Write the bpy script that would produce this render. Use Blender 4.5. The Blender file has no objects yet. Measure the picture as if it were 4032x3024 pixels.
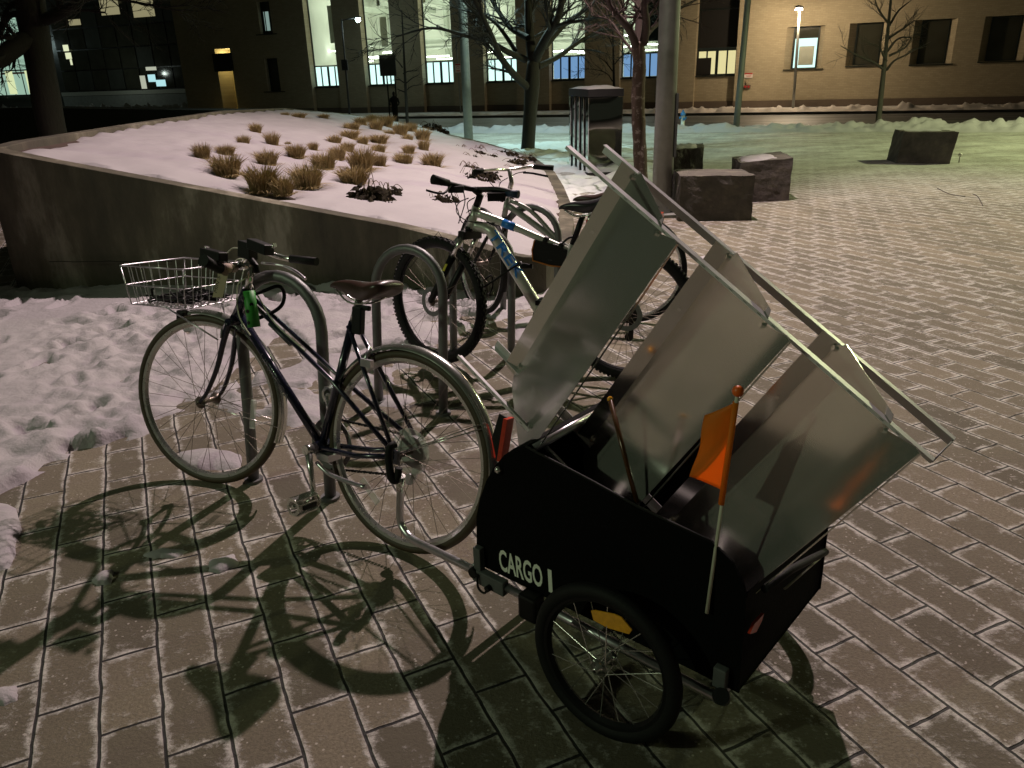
import bpy, math, random
import numpy as np
from mathutils import Vector, Matrix, noise as mnoise

# ------------------------------------------------------------------ camera, world, lights
sc = bpy.context.scene
COL = sc.collection
F, PITCH, ROLL, CAMH = 3050.0, 21.5, 1.76, 1.46      # focal length and centre in pixels of the 4032x3024 photograph
_p, _r = math.radians(PITCH), math.radians(ROLL)
FWD = np.array([0, math.cos(_p), -math.sin(_p)]); _rt = np.array([1., 0, 0]); _up = np.cross(_rt, FWD)
RGT = _rt*math.cos(_r) - _up*math.sin(_r); UPV = _up*math.cos(_r) + _rt*math.sin(_r)
EYE = np.array([0, 0, CAMH])
cam = bpy.data.cameras.new('camera'); camo = bpy.data.objects.new('camera', cam); COL.objects.link(camo)
cam.sensor_width = 36; cam.lens = F/4032*36; cam.clip_start = .05; cam.clip_end = 400
camo.matrix_world = Matrix(((RGT[0], UPV[0], -FWD[0], EYE[0]), (RGT[1], UPV[1], -FWD[1], EYE[1]), (RGT[2], UPV[2], -FWD[2], EYE[2]), (0, 0, 0, 1)))
sc.camera = camo
sc.view_settings.view_transform = 'Standard'; sc.view_settings.look = 'None'; sc.view_settings.exposure = 0; sc.view_settings.gamma = 1
sc.render.engine = 'CYCLES'; sc.cycles.use_denoising = True
sc.cycles.max_bounces = 5; sc.cycles.diffuse_bounces = 3; sc.cycles.glossy_bounces = 3; sc.cycles.transparent_max_bounces = 8
sc.cycles.sample_clamp_indirect = 4; sc.cycles.caustics_reflective = False; sc.cycles.caustics_refractive = False

world = bpy.data.worlds.new('World'); sc.world = world; world.use_nodes = True
bg = world.node_tree.nodes['Background']; bg.inputs[0].default_value = (.66, .70, .46, 1); bg.inputs[1].default_value = .020

def lamp(name, loc, col, power, size, target=None, cone=None):
    if cone:
        l = bpy.data.lights.new(name, 'SPOT'); l.spot_size = math.radians(cone); l.spot_blend = .5
    else:
        l = bpy.data.lights.new(name, 'POINT')
    l.color = col; l.energy = power; l.shadow_soft_size = size
    o = bpy.data.objects.new(name, l); COL.objects.link(o); o.location = loc
    if target is not None:
        o.rotation_euler = (Vector(target)-Vector(loc)).to_track_quat('-Z', 'Y').to_euler()
    return o
KEY = (1.62, 8.45, 6.75)
lamp('plaza_light', KEY, (1, .785, .765), 3300, .06, (KEY[0]-.9, KEY[1]-1.6, 0), 132)
lamp('plaza_light', (-8.5, -1.8, 5.6), (.80, 1, .64), 640, .12, (.3, 2.3, .3), 62)
lamp('plaza_light', (-.3, 20.3, 5.6), (.66, 1, .95), 1800, .2, (-.3, 20.2, 0), 125)
lamp('plaza_light', (13.0, 12.8, 6.2), (.90, 1, .50), 3300, .25, (10.5, 13.2, 0), 132)
lamp('street_light', (11.30, 32.45, 3.50), (1, .77, .50), 560, .15)
lamp('street_light', (-6.62, 39.75, 4.18), (.72, 1, .95), 18, .15)

# ------------------------------------------------------------------ picture measurements -> points in the place
def ray(x, y):
    d = FWD*F + RGT*(x-2016.) - UPV*(y-1512.); return d/np.linalg.norm(d)
def plane(x, y, P0, n):
    d = ray(x, y); n = np.array(n, float); return EYE + d*(((np.array(P0, float)-EYE)@n)/(d@n))
def gnd(x, y, z=0.): return plane(x, y, (0, 0, z), (0, 0, 1))
def aty(x, y, Y): return plane(x, y, (0, Y, 0), (0, 1, 0))
SV = np.array([.917, -.399, 0.]); NV = np.array([.399, .917, 0.])     # along and away from the facade
def W(s, n, z): v = SV*s + NV*n; return np.array([v[0], v[1], z])
def V3(v): return np.array(v, float)
def unit(v): v = V3(v); return v/np.linalg.norm(v)

# ------------------------------------------------------------------ mesh builder
class MB:
    def __init__(s): s.v = []; s.f = []; s.sm = []; s.mi = []
    def add(s, vs, fs, smooth=False, mi=0):
        o = len(s.v); s.v += [tuple(map(float, a)) for a in vs]
        for f in fs: s.f.append([i+o for i in f]); s.sm.append(smooth); s.mi.append(mi)
        return s
    def box(s, c, ax, ay, az, mi=0):
        c = V3(c); ax, ay, az = V3(ax), V3(ay), V3(az)
        vs = [c + a*ax + b*ay + d*az for a in (-1, 1) for b in (-1, 1) for d in (-1, 1)]
        return s.add(vs, [(0, 1, 3, 2), (4, 6, 7, 5), (0, 4, 5, 1), (2, 3, 7, 6), (0, 2, 6, 4), (1, 5, 7, 3)], mi=mi)
    def bx(s, x0, x1, y0, y1, z0, z1): return s.box(((x0+x1)/2, (y0+y1)/2, (z0+z1)/2), ((x1-x0)/2, 0, 0), (0, (y1-y0)/2, 0), (0, 0, (z1-z0)/2))
    def tube(s, pts, r, n=8, cap=True, mi=0, closed=False):
        P = [V3(p) for p in pts]; m = len(P)
        R = list(r) if hasattr(r, '__len__') else [r]*m
        ring = []; u = None
        for i in range(m):
            a = P[(i-1) % m] if (closed or i > 0) else P[i]; b = P[(i+1) % m] if (closed or i < m-1) else P[i]
            t = b-a; t = t/(np.linalg.norm(t)+1e-12)
            if u is None:
                h = np.array([0, 0, 1.]) if abs(t[2]) < .9 else np.array([1., 0, 0]); u = np.cross(t, h)
            u = u - t*(u@t); u = u/(np.linalg.norm(u)+1e-12); w = np.cross(t, u)
            ring.append([P[i] + R[i]*(math.cos(2*math.pi*k/n)*u + math.sin(2*math.pi*k/n)*w) for k in range(n)])
        vs = [p for q in ring for p in q]; fs = []
        for i in range(m if closed else m-1):
            j = (i+1) % m
            for k in range(n): fs.append((i*n+k, i*n+(k+1) % n, j*n+(k+1) % n, j*n+k))
        s.add(vs, fs, True, mi)
        if cap and not closed:
            o = len(s.v)-len(vs); s.f.append([o+k for k in range(n)][::-1]); s.sm.append(False); s.mi.append(mi)
            s.f.append([o+(m-1)*n+k for k in range(n)]); s.sm.append(False); s.mi.append(mi)
        return s
    def lathe(s, c, ax, prof, n=48, mi=0, a0=0, a1=2*math.pi, ref=None, smooth=True):
        # prof: (radius, along) list; sweeps round axis ax at c
        ax = unit(ax); u = V3(ref) if ref is not None else np.cross(ax, [0, 0, 1.] if abs(ax[2]) < .9 else [1., 0, 0])
        u = u-ax*(u@ax); u = unit(u); w = np.cross(ax, u); c = V3(c)
        full = abs(a1-a0-2*math.pi) < 1e-6; m = n if full else n+1
        vs = []
        for i in range(m):
            a = a0+(a1-a0)*i/n; d = math.cos(a)*u+math.sin(a)*w
            vs += [c+d*r+ax*h for r, h in prof]
        k = len(prof); fs = []
        for i in range(n):
            j = (i+1) % m
            for q in range(k-1): fs.append((i*k+q, j*k+q, j*k+q+1, i*k+q+1))
        return s.add(vs, fs, smooth, mi)
    def disc(s, c, ax, r, h, n=24, mi=0): return s.lathe(c, ax, [(1e-4, -h/2), (r, -h/2), (r, h/2), (1e-4, h/2)], n, mi, smooth=False)
    def ball(s, c, r, n=12, m=8, mi=0):
        return s.lathe(c, (0, 0, 1), [(max(1e-4, r*math.sin(math.pi*i/m)), -r*math.cos(math.pi*i/m)) for i in range(m+1)], n, mi)
    def prism(s, pts, off, mi=0):
        # closed outline extruded by off
        P = [V3(p) for p in pts]; n = len(P); off = V3(off)
        s.add(P+[p+off for p in P], [list(range(n))[::-1], list(range(n, 2*n))] + [(i, (i+1) % n, n+(i+1) % n, n+i) for i in range(n)], mi=mi)
        return s
    def quad(s, a, b, c, d, mi=0): return s.add([a, b, c, d], [(0, 1, 2, 3)], mi=mi)
    def build(s, name, mat, parent=None, bevel=0, label=None, subsurf=0):
        me = bpy.data.meshes.new(name); o = bpy.data.objects.new(name, me); COL.objects.link(o)
        off = V3(world_loc(parent)) if parent is not None else V3((0, 0, 0))
        me.from_pydata([tuple(V3(v)-off) for v in s.v], [], s.f); me.polygons.foreach_set('use_smooth', s.sm)
        for m in (mat if isinstance(mat, (list, tuple)) else [mat]): me.materials.append(m)
        if any(s.mi): me.polygons.foreach_set('material_index', s.mi)
        me.update()
        if parent is not None: o.parent = parent
        if bevel:
            b = o.modifiers.new('bevel', 'BEVEL'); b.width = bevel; b.segments = 2; b.limit_method = 'ANGLE'; b.angle_limit = .6
        if subsurf:
            b = o.modifiers.new('sub', 'SUBSURF'); b.levels = b.render_levels = subsurf
        if label: o['label'] = label
        return o
def world_loc(o):
    l = Vector((0, 0, 0))
    while o is not None: l = l+o.location; o = o.parent
    return l
def tag(o, label=None, cat=None, group=None, kind=None):
    if label: o['label'] = label
    if cat: o['category'] = cat
    if group: o['group'] = group
    if kind: o['kind'] = kind
    return o
def thing(name, label, cat, loc=(0, 0, 0), group=None):
    o = bpy.data.objects.new(name, None); COL.objects.link(o); o.location = tuple(map(float, loc)); o.empty_display_size = .1
    return tag(o, label, cat, group)
def copy_tree(o, parent=None):
    c = o.copy(); COL.objects.link(c); c.parent = parent
    for ch in list(o.children): copy_tree(ch, c)
    return c
def spline(P, k=6):
    P = [V3(p) for p in P]; out = []
    for i in range(len(P)-1):
        a = P[max(i-1, 0)]; b = P[i]; c = P[i+1]; d = P[min(i+2, len(P)-1)]
        for j in range(k):
            t = j/k; out.append(.5*((2*b)+(-a+c)*t+(2*a-5*b+4*c-d)*t*t+(-a+3*b-3*c+d)*t**3))
    out.append(P[-1]); return out
def text(s, name, mat, parent, p0, xd, yd, height, width=None, extrude=.0008, bold=.0):
    cu = bpy.data.curves.new(name, 'FONT'); cu.body = s; cu.extrude = 0; cu.offset = bold; cu.resolution_u = 3
    to = bpy.data.objects.new('t', cu); COL.objects.link(to)
    dg = bpy.context.evaluated_depsgraph_get(); me = bpy.data.meshes.new_from_object(to.evaluated_get(dg))
    bpy.data.objects.remove(to)
    co = np.array([v.co[:] for v in me.vertices]); mn = co.min(0); mx = co.max(0)
    sy = height/(mx[1]-mn[1]); sx = (width/(mx[0]-mn[0])) if width else sy
    xd, yd = unit(xd), unit(yd); nd = np.cross(xd, yd); off = V3(world_loc(parent)) if parent else 0
    for v, c in zip(me.vertices, co):
        v.co = tuple(V3(p0)+xd*(c[0]-mn[0])*sx+yd*(c[1]-mn[1])*sy+nd*extrude-off)
    me.name = name; me.materials.clear(); me.materials.append(mat)
    o = bpy.data.objects.new(name, me); COL.objects.link(o)
    if parent: o.parent = parent
    return o

# ------------------------------------------------------------------ materials
class NT:
    def __init__(s, name):
        s.m = bpy.data.materials.new(name); s.m.use_nodes = True; s.t = s.m.node_tree; s.b = s.t.nodes['Principled BSDF']
        s.co = s.t.nodes.new('ShaderNodeTexCoord').outputs['Object']
    def n(s, typ, **kw):
        d = s.t.nodes.new('ShaderNode'+typ)
        for k, v in kw.items():
            if k.startswith('_'): setattr(d, k[1:], v)
            else:
                key = k.replace('_', ' ')
                sock = d.inputs[key] if key in d.inputs else d.inputs[int(k[1:])]
                if hasattr(v, 'is_linked') or hasattr(v, 'links'): s.t.links.new(v, sock)
                else: sock.default_value = v
        return d
    def link(s, a, b): s.t.links.new(a, b)
    def setp(s, **kw):
        for k, v in kw.items():
            sock = s.b.inputs[k.replace('_', ' ')]
            if hasattr(v, 'links'): s.link(v, sock)
            else: sock.default_value = v
        return s
    def noise(s, scale, detail=4, rough=.55, vec=None, out='Fac'):
        return s.n('TexNoise', Vector=vec if vec is not None else s.co, Scale=scale, Detail=detail, Roughness=rough).outputs[out]
    def ramp(s, fac, stops):
        r = s.t.nodes.new('ShaderNodeValToRGB'); s.link(fac, r.inputs[0]); e = r.color_ramp.elements
        while len(e) < len(stops): e.new(.5)
        for el, (p, c) in zip(e, stops): el.position = p; el.color = c if len(c) == 4 else (*c, 1)
        return r.outputs[0]
    def math(s, op, a, b=0., clamp=False):
        d = s.t.nodes.new('ShaderNodeMath'); d.operation = op; d.use_clamp = clamp
        for i, v in enumerate((a, b)):
            if hasattr(v, 'links'): s.link(v, d.inputs[i])
            else: d.inputs[i].default_value = v
        return d.outputs[0]
    def mix(s, fac, a, b):
        d = s.t.nodes.new('ShaderNodeMix'); d.data_type = 'RGBA'
        for sock, v in ((d.inputs[0], fac), (d.inputs[6], a), (d.inputs[7], b)):
            if hasattr(v, 'links'): s.link(v, sock)
            else: sock.default_value = v if not isinstance(v, tuple) or len(v) == 4 else (*v, 1)
        return d.outputs[2]
    def bump(s, h, strength=.3, dist=.01):
        d = s.n('Bump', Strength=strength, Distance=dist); s.link(h, d.inputs['Height']); s.link(d.outputs[0], s.b.inputs['Normal']); return s
def simple(name, col, rough=.5, metal=0., var=.25, scale=20, bump=0, **kw):
    m = NT(name); nz = m.noise(scale)
    c = m.mix(nz, tuple(x*(1-var) for x in col), tuple(min(1, x*(1+var)) for x in col))
    m.setp(Base_Color=c, Roughness=m.math('ADD', m.math('MULTIPLY', nz, .15), rough-.07), Metallic=metal, **kw)
    if bump: m.bump(m.noise(scale*3), bump, .003)
    return m.m
def emit(name, col, strength):
    m = NT(name); m.setp(Base_Color=(0, 0, 0, 1), Emission_Color=(*col, 1), Emission_Strength=strength); return m.m

def brick_uv(m, rowh=.1452, length=.29):
    # paver pattern: rows run at -65 degrees
    a = math.radians(-65); vm = m.n('Mapping', Rotation=(0, 0, -a)); m.link(m.co, vm.inputs['Vector'])
    sh = m.n('VectorMath', _operation='ADD'); m.link(vm.outputs[0], sh.inputs[0]); sh.inputs[1].default_value = (1.751+length*20, -.695+rowh*200, 0)
    return sh.outputs[0]
def make_paver():
    m = NT('plaza_pavers'); uv = brick_uv(m); L, Hh = .29, .1452
    wob = m.n('VectorMath', _operation='SCALE'); wn = m.n('TexNoise', Vector=m.co, Scale=9, Detail=3); sub = m.n('VectorMath', _operation='SUBTRACT')
    m.link(wn.outputs['Color'], sub.inputs[0]); sub.inputs[1].default_value = (.5, .5, .5); m.link(sub.outputs[0], wob.inputs[0]); wob.inputs['Scale'].default_value = .014
    ad = m.n('VectorMath', _operation='ADD'); m.link(uv, ad.inputs[0]); m.link(wob.outputs[0], ad.inputs[1]); uvw = ad.outputs[0]
    def brick(ms, smooth, vec):
        b = m.n('TexBrick', Vector=vec, Scale=1., Mortar_Size=ms, Mortar_Smooth=smooth, Bias=0., Brick_Width=L, Row_Height=Hh, Color1=(0, 0, 0, 1), Color2=(1, 1, 1, 1), Mortar=(.5, .5, .5, 1), _offset=.5, _offset_frequency=2, _squash=1)
        return b
    joint = brick(.0048, .45, uvw).outputs['Fac']
    edge = brick(.030, 1., uvw).outputs['Fac']
    tone = brick(.0, 0., uv).outputs['Color']
    toneb = m.n('RGBToBW'); m.link(tone, toneb.inputs[0]); toneb = toneb.outputs[0]
    streak = m.n('Mapping', Scale=(1, 1.5, 1), Rotation=(0, 0, .15)); m.link(m.co, streak.inputs['Vector'])
    n1 = m.math('ADD', m.math('MULTIPLY', m.noise(15, 8, .75), .62), m.math('MULTIPLY', m.noise(62, 5, .8, streak.outputs[0]), .38)); n5 = m.noise(11, 6, .7); n2 = m.noise(3.1, 5, .6); n3 = m.noise(120, 4, .7); n4 = m.noise(.55, 3, .5)
    base = m.mix(toneb, (.105, .092, .062), (.245, .208, .145)); base = m.mix(m.math('MULTIPLY', m.math('SUBTRACT', n4, .45), 3., True), base, (.115, .100, .070))
    base = m.mix(m.math('MULTIPLY', m.math('SUBTRACT', n3, .35), 2.2, True), base, (.085, .070, .052))
    # frost and salt: along paver edges and in scuffed patches, thicker far away where nobody swept
    sep = m.n('SeparateXYZ'); m.link(m.co, sep.inputs[0])
    far = m.math('MULTIPLY', m.math('SUBTRACT', m.math('ADD', sep.outputs['Y'], m.math('MULTIPLY', sep.outputs['X'], .12)), 9.0), .19, True)
    e = m.math('MULTIPLY', edge, 1.0)
    fr = m.math('ADD', m.math('MULTIPLY', m.math('MULTIPLY', e, m.math('MULTIPLY', m.math('SUBTRACT', n5, .26), 3.2, True)), .62), m.math('MULTIPLY', n1, 2.8))
    fr = m.math('ADD', fr, m.math('MULTIPLY', n2, .45)); fr = m.math('ADD', fr, m.math('MULTIPLY', n4, .35)); fr = m.math('ADD', fr, m.math('MULTIPLY', far, .30))
    frost = m.math('MULTIPLY', m.math('SUBTRACT', fr, 1.90), 2.3, True)
    col = m.mix(m.math('MULTIPLY', frost, m.math('ADD', m.math('MULTIPLY', n3, .7), .45)), base, (.60, .57, .53))
    sp = m.n('TexVoronoi', Vector=m.co, Scale=48., Randomness=1.); spk = m.math('LESS_THAN', sp.outputs['Distance'], .16)
    spm = m.math('MULTIPLY', spk, m.math('GREATER_THAN', m.noise(5, 2), .52)); col = m.mix(m.math('MULTIPLY', spm, .6), col, (.55, .50, .45))
    jf = m.math('MULTIPLY', joint, m.math('SUBTRACT', 1., m.math('MULTIPLY', far, .75)))
    col = m.mix(jf, col, (.012, .011, .010))
    col = m.mix(m.math('MULTIPLY', far, m.math('MULTIPLY', m.math('SUBTRACT', m.math('ADD', n2, m.math('MULTIPLY', n1, 1.6)), .85), 1.6, True)), col, m.mix(m.math('MULTIPLY', m.math('SUBTRACT', m.noise(1.1, 6, .7, streak.outputs[0]), .40), 3.5, True), (.22, .21, .19), (.56, .56, .52)))
    m.setp(Base_Color=col, Roughness=m.math('SUBTRACT', .88, m.math('MULTIPLY', frost, .25)))
    h = m.math('SUBTRACT', m.math('ADD', m.math('MULTIPLY', n1, .55), m.math('MULTIPLY', n3, .22)), m.math('MULTIPLY', joint, 1.1))
    h = m.math('ADD', h, m.math('MULTIPLY', frost, .10))
    m.bump(h, 1., .009); return m.m
def make_snow(name='snow', fine=40, bump=.5, dirt=.0, col=(.41, .385, .40)):
    m = NT(name); n = m.noise(fine, 6, .65); n2 = m.noise(3, 5, .6)
    c = m.mix(n2, tuple(x*.86 for x in col), col)
    if dirt:
        d = m.math('MULTIPLY', m.math('SUBTRACT', m.noise(7, 7, .75), .66), 12, True); c = m.mix(m.math('MULTIPLY', d, dirt), c, (.05, .04, .03))
    m.setp(Base_Color=c, Roughness=.62, Specular_IOR_Level=.3)
    m.bump(m.math('ADD', n, m.math('MULTIPLY', n2, 1.5)), bump, .008); return m.m
def make_concrete():
    m = NT('stained_concrete'); st = m.n('Mapping', Scale=(1, 1, .32)); m.link(m.co, st.inputs['Vector'])
    a = m.noise(1.7, 8, .68, st.outputs[0]); b = m.noise(7, 7, .7); c = m.noise(60, 3)
    col = m.ramp(a, [(.34, (.040, .036, .026)), (.47, (.085, .076, .052)), (.55, (.13, .116, .080)), (.64, (.30, .275, .215))])
    col = m.mix(m.math('MULTIPLY', b, .55), col, (.055, .048, .035))
    st2 = m.n('Mapping', Scale=(3.2, 3.2, .25)); m.link(m.co, st2.inputs['Vector'])
    strk = m.math('MULTIPLY', m.math('SUBTRACT', m.noise(2.4, 6, .6, st2.outputs[0]), .52), 5, True)
    col = m.mix(m.math('MULTIPLY', strk, .45), col, (.05, .042, .03))
    m.setp(Base_Color=col, Roughness=.9); m.bump(m.math('ADD', b, m.math('MULTIPLY', c, .5)), .5, .01); return m.m
def make_facade():
    m = NT('tan_brick'); mp = m.n('Mapping', Rotation=(0, 0, math.atan2(.399, .917))); m.link(m.co, mp.inputs['Vector'])
    sep = m.n('SeparateXYZ'); m.link(mp.outputs[0], sep.inputs[0]); cb = m.n('CombineXYZ'); m.link(sep.outputs['X'], cb.inputs[0]); m.link(sep.outputs['Z'], cb.inputs[1])
    b = m.n('TexBrick', Vector=cb.outputs[0], Scale=1., Mortar_Size=.006, Mortar_Smooth=.3, Brick_Width=.2, Row_Height=.066, Color1=(.34, .295, .195, 1), Color2=(.43, .37, .25, 1), Mortar=(.27, .24, .18, 1))
    n = m.noise(.8, 6, .6); c = m.mix(m.math('MULTIPLY', n, .5), b.outputs['Color'], (.23, .18, .11))
    c = m.mix(m.math('MULTIPLY', m.noise(14, 3), .25), c, (.42, .35, .24))
    m.setp(Base_Color=c, Roughness=.85); m.bump(b.outputs['Fac'], -.3, .01); return m.m
def make_galv():
    m = NT('galvanised_sheet'); sp = m.n('TexVoronoi', Vector=m.co, Scale=38.); n = m.noise(6, 6, .65); n2 = m.noise(2.2, 4, .5)
    c = m.mix(m.math('MULTIPLY', n, .8), (.68, .67, .62), (.82, .81, .76)); sm = m.math('MULTIPLY', m.math('SUBTRACT', m.noise(9, 4, .6), .62), 6, True)
    c = m.mix(m.math('MULTIPLY', sm, .5), c, (.45, .43, .38)); bw = m.n('RGBToBW'); m.link(sp.outputs['Color'], bw.inputs[0])
    c = m.mix(m.math('MULTIPLY', bw.outputs[0], .12), c, (.72, .73, .70))
    r = m.math('ADD', m.math('MULTIPLY', n2, .12), .10); r = m.math('ADD', r, m.math('MULTIPLY', sm, .15))
    m.setp(Base_Color=c, Roughness=r, Metallic=.84); m.bump(m.noise(5, 2, .5), .10, .006); return m.m
def make_stone():
    m = NT('rough_granite'); a = m.noise(3.5, 8, .7); b = m.noise(18, 6, .7)
    c = m.ramp(a, [(.3, (.045, .040, .034)), (.5, (.095, .082, .070)), (.62, (.14, .12, .095)), (.75, (.20, .175, .145))])
    c = m.mix(m.math('MULTIPLY', b, .5), c, (.05, .04, .036)); m.setp(Base_Color=c, Roughness=.85); m.bump(m.math('ADD', a, m.math('MULTIPLY', b, .5)), .9, .03); return m.m
def make_bark(name, c1, c2, blot=0):
    m = NT(name); mp = m.n('Mapping', Scale=(1, 1, .3)); m.link(m.co, mp.inputs['Vector']); a = m.noise(22, 6, .7, mp.outputs[0])
    c = m.mix(a, c1, c2)
    if blot:
        d = m.math('MULTIPLY', m.math('SUBTRACT', m.noise(16, 5, .7), .55), 10, True); c = m.mix(m.math('MULTIPLY', d, .6), c, (.40, .33, .30))
    m.setp(Base_Color=c, Roughness=.9); m.bump(a, .8, .012); return m.m
def make_asphalt():
    m = NT('wet_asphalt'); mp = m.n('Mapping', Scale=(1, 1, 1), Rotation=(0, 0, .41)); m.link(m.co, mp.inputs['Vector'])
    mp2 = m.n('Mapping', Scale=(.25, 2.2, 1)); m.link(mp.outputs[0], mp2.inputs['Vector'])
    a = m.noise(1.2, 5, .6, mp2.outputs[0]); c = m.mix(m.math('MULTIPLY', m.math('SUBTRACT', a, .45), 5, True), (.055, .055, .055), (.19, .19, .185))
    m.setp(Base_Color=c, Roughness=.55); m.bump(m.noise(40), .4, .01); return m.m
M = dict(
    paver=make_paver(), snow=make_snow(bump=1., fine=26, dirt=.55), snowp=make_snow('smooth_snow', 18, .35), snowd=make_snow('ploughed_snow', 8, .8, .25),
    concrete=make_concrete(), facade=make_facade(), galv=make_galv(), stone=make_stone(), asphalt=make_asphalt(),
    bark=make_bark('dark_bark', (.014, .012, .010), (.040, .033, .027)), redbark=make_bark('mottled_bark', (.050, .030, .022), (.115, .075, .055), 1),
    palebark=make_bark('young_bark', (.07, .06, .05), (.16, .145, .125)),
    alu=simple('brushed_aluminium', (.62, .61, .64), .32, .95, .12, 30), chrome=simple('chrome', (.82, .82, .78), .20, .92, .06, 30),
    steel=simple('galvanised_steel_tube', (.155, .158, .158), .5, .5, .3, 22, .2), rimsilver=simple('silver_rim', (.66, .66, .64), .28, .9, .1, 30),
    spoke=simple('spoke_steel', (.55, .54, .50), .3, .9, .1, 40), dullspoke=simple('dull_spoke', (.20, .17, .14), .4, .8, .1, 40),
    navy=simple('navy_paint', (.012, .013, .034), .22, .1, .2, 30, Coat_Weight=.6), black=simple('black_plastic', (.004, .004, .0045), .45, 0, .3, 40, Specular_IOR_Level=.3),
    rubber=simple('black_rubber', (.0055, .0055, .0055), .7, 0, .3, 60, .3, Specular_IOR_Level=.3), gum=simple('gum_tyre', (.052, .036, .017), .6, 0, .3, 30),
    fabric=simple('black_ripstop_fabric', (.0022, .0022, .0024), .9, 0, .3, 60, .4, Specular_IOR_Level=.12), grey=simple('grey_plastic', (.10, .105, .105), .55, 0, .25, 40),
    polepaint=simple('grey_painted_steel', (.20, .205, .185), .5, .25, .3, 9, .2), darkpole=simple('dark_painted_steel', (.06, .06, .06), .5, .3, .3, 9),
    leather=simple('brown_leather', (.050, .026, .020), .33, 0, .35, 16, .1), satblack=simple('black_vinyl', (.018, .016, .020), .30, 0, .3, 20),
    orange=None, green=simple('green_plastic', (.035, .30, .035), .5, 0, .15, 20), amber=simple('amber_reflector', (.85, .36, .02), .2, 0, .3, 80),
    red=simple('red_reflector', (.55, .045, .02), .22, 0, .25, 90), silver=simple('silver_frame_paint', (.62, .64, .57), .3, .45, .12, 25, Coat_Weight=.4),
    blue=simple('blue_decal', (.02, .19, .62), .35, 0, .1, 30), white=simple('white_print', (.85, .88, .78), .6, 0, .06, 60),
    greydecal=simple('dark_silver_decal', (.10, .10, .11), .4, .4, .2, 30), tagcard=simple('manila_card', (.36, .30, .20), .8, 0, .15, 20),
    ink=simple('black_ink', (.02, .02, .02), .8), cork=simple('tan_wrap', (.46, .35, .27), .7, 0, .2, 40), yellow=simple('yellow_sticker', (.60, .55, .05), .5),
    fibre=simple('pale_fibreglass_rod', (.62, .62, .50), .45, 0, .08, 30), clear=None,
    straw=simple('dry_grass', (.275, .205, .085), .8, 0, .5, 7), leaf=simple('withered_leaf', (.017, .013, .007), .8, 0, .6, 15, Specular_IOR_Level=.1), twig=simple('dry_stem', (.10, .07, .035), .8),
    sill=simple('dark_metal_frame', (.014, .020, .018), .4, .3, .2, 10), darkglass=simple('dark_glass', (.045, .045, .032), .12, 0, .5, 1.6),
    plinth=simple('brown_plinth', (.12, .092, .07), .9, 0, .25, 4), interior=simple('painted_interior', (.64, .66, .58), .8, 0, .12, 1.2), duct=simple('duct_metal', (.42, .45, .38), .5, .3, .2, 3),
    shoe=simple('dark_shrub_wall', (.010, .009, .008), .9), mirror=None, bluecap=simple('blue_hydrant_paint', (.03, .17, .45), .4), hydwhite=simple('white_hydrant_paint', (.62, .64, .60), .5, 0, .15, 20),
    signwhite=simple('sign_white', (.70, .66, .62), .5), signred=simple('sign_red', (.42, .03, .03), .5), lampglow=emit('lamp_lens_white', (1, .90, .80), 45), lampcyan=emit('lamp_lens_cool', (.75, 1, .97), 40),
    coat=simple('dark_coat', (.014, .014, .016), .9), skin=simple('skin', (.30, .19, .14), .6), curbst=simple('kerb_stone', (.13, .12, .11), .85, 0, .25, 6),
    tube=emit('fluorescent_tube', (.9, 1, .85), 11), panew=emit('frosted_lit_glass', (.66, 1.0, .93), 1.25), paneb=emit('blue_lit_glass', (.26, .50, .86), .62), paney=emit('yellow_lit_room', (.95, .85, .42), .8),
    darkred=make_bark('dark_reddish_bark', (.022, .013, .011), (.055, .034, .028)), doorglow=None, rail=simple('bright_zinc_angle', (.74, .73, .74), .38, .55, .15, 14))
def make_extra():
    m = NT('orange_nylon'); n = m.noise(150, 2); m.setp(Base_Color=m.mix(n, (1., .30, .02), (1.0, .36, .03)), Roughness=.6)
    tr = m.n('BsdfTranslucent', Color=(1., .34, .02, 1)); mx = m.n('MixShader'); mx.inputs[0].default_value = .55
    m.link(m.b.outputs[0], mx.inputs[1]); m.link(tr.outputs[0], mx.inputs[2]); m.link(mx.outputs[0], m.t.nodes['Material Output'].inputs[0]); M['orange'] = m.m
    m = NT('clear_plastic'); m.setp(Base_Color=(.75, .75, .72, 1), Roughness=.25, Alpha=.33); M['clear'] = m.m
    m = NT('polished_steel'); w = m.n('Mapping', Scale=(1, 1, 2.5)); m.link(m.co, w.inputs['Vector']); m.setp(Base_Color=(.62, .64, .64, 1), Metallic=1., Roughness=.05); m.bump(m.noise(1.3, 1, .4), .5, .06); M['mirror'] = m.m
    m = NT('lit_doorway_wall'); n = m.noise(5, 4); m.setp(Base_Color=m.mix(n, (.50, .42, .22), (.62, .52, .28)), Roughness=.8); M['doorglow'] = m.m
make_extra()

def struct(name, mb, mat, **kw): o = mb.build(name, mat, **kw); o['kind'] = 'structure'; return o
rnd = random.Random(7)
def nz(x, y, z=0., s=1.): return mnoise.noise(Vector((x*s, y*s, z)))
def fbm(x, y, z=0., s=1., o=4): return mnoise.fractal(Vector((x*s, y*s, z)), .9, 2.1, o)

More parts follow.
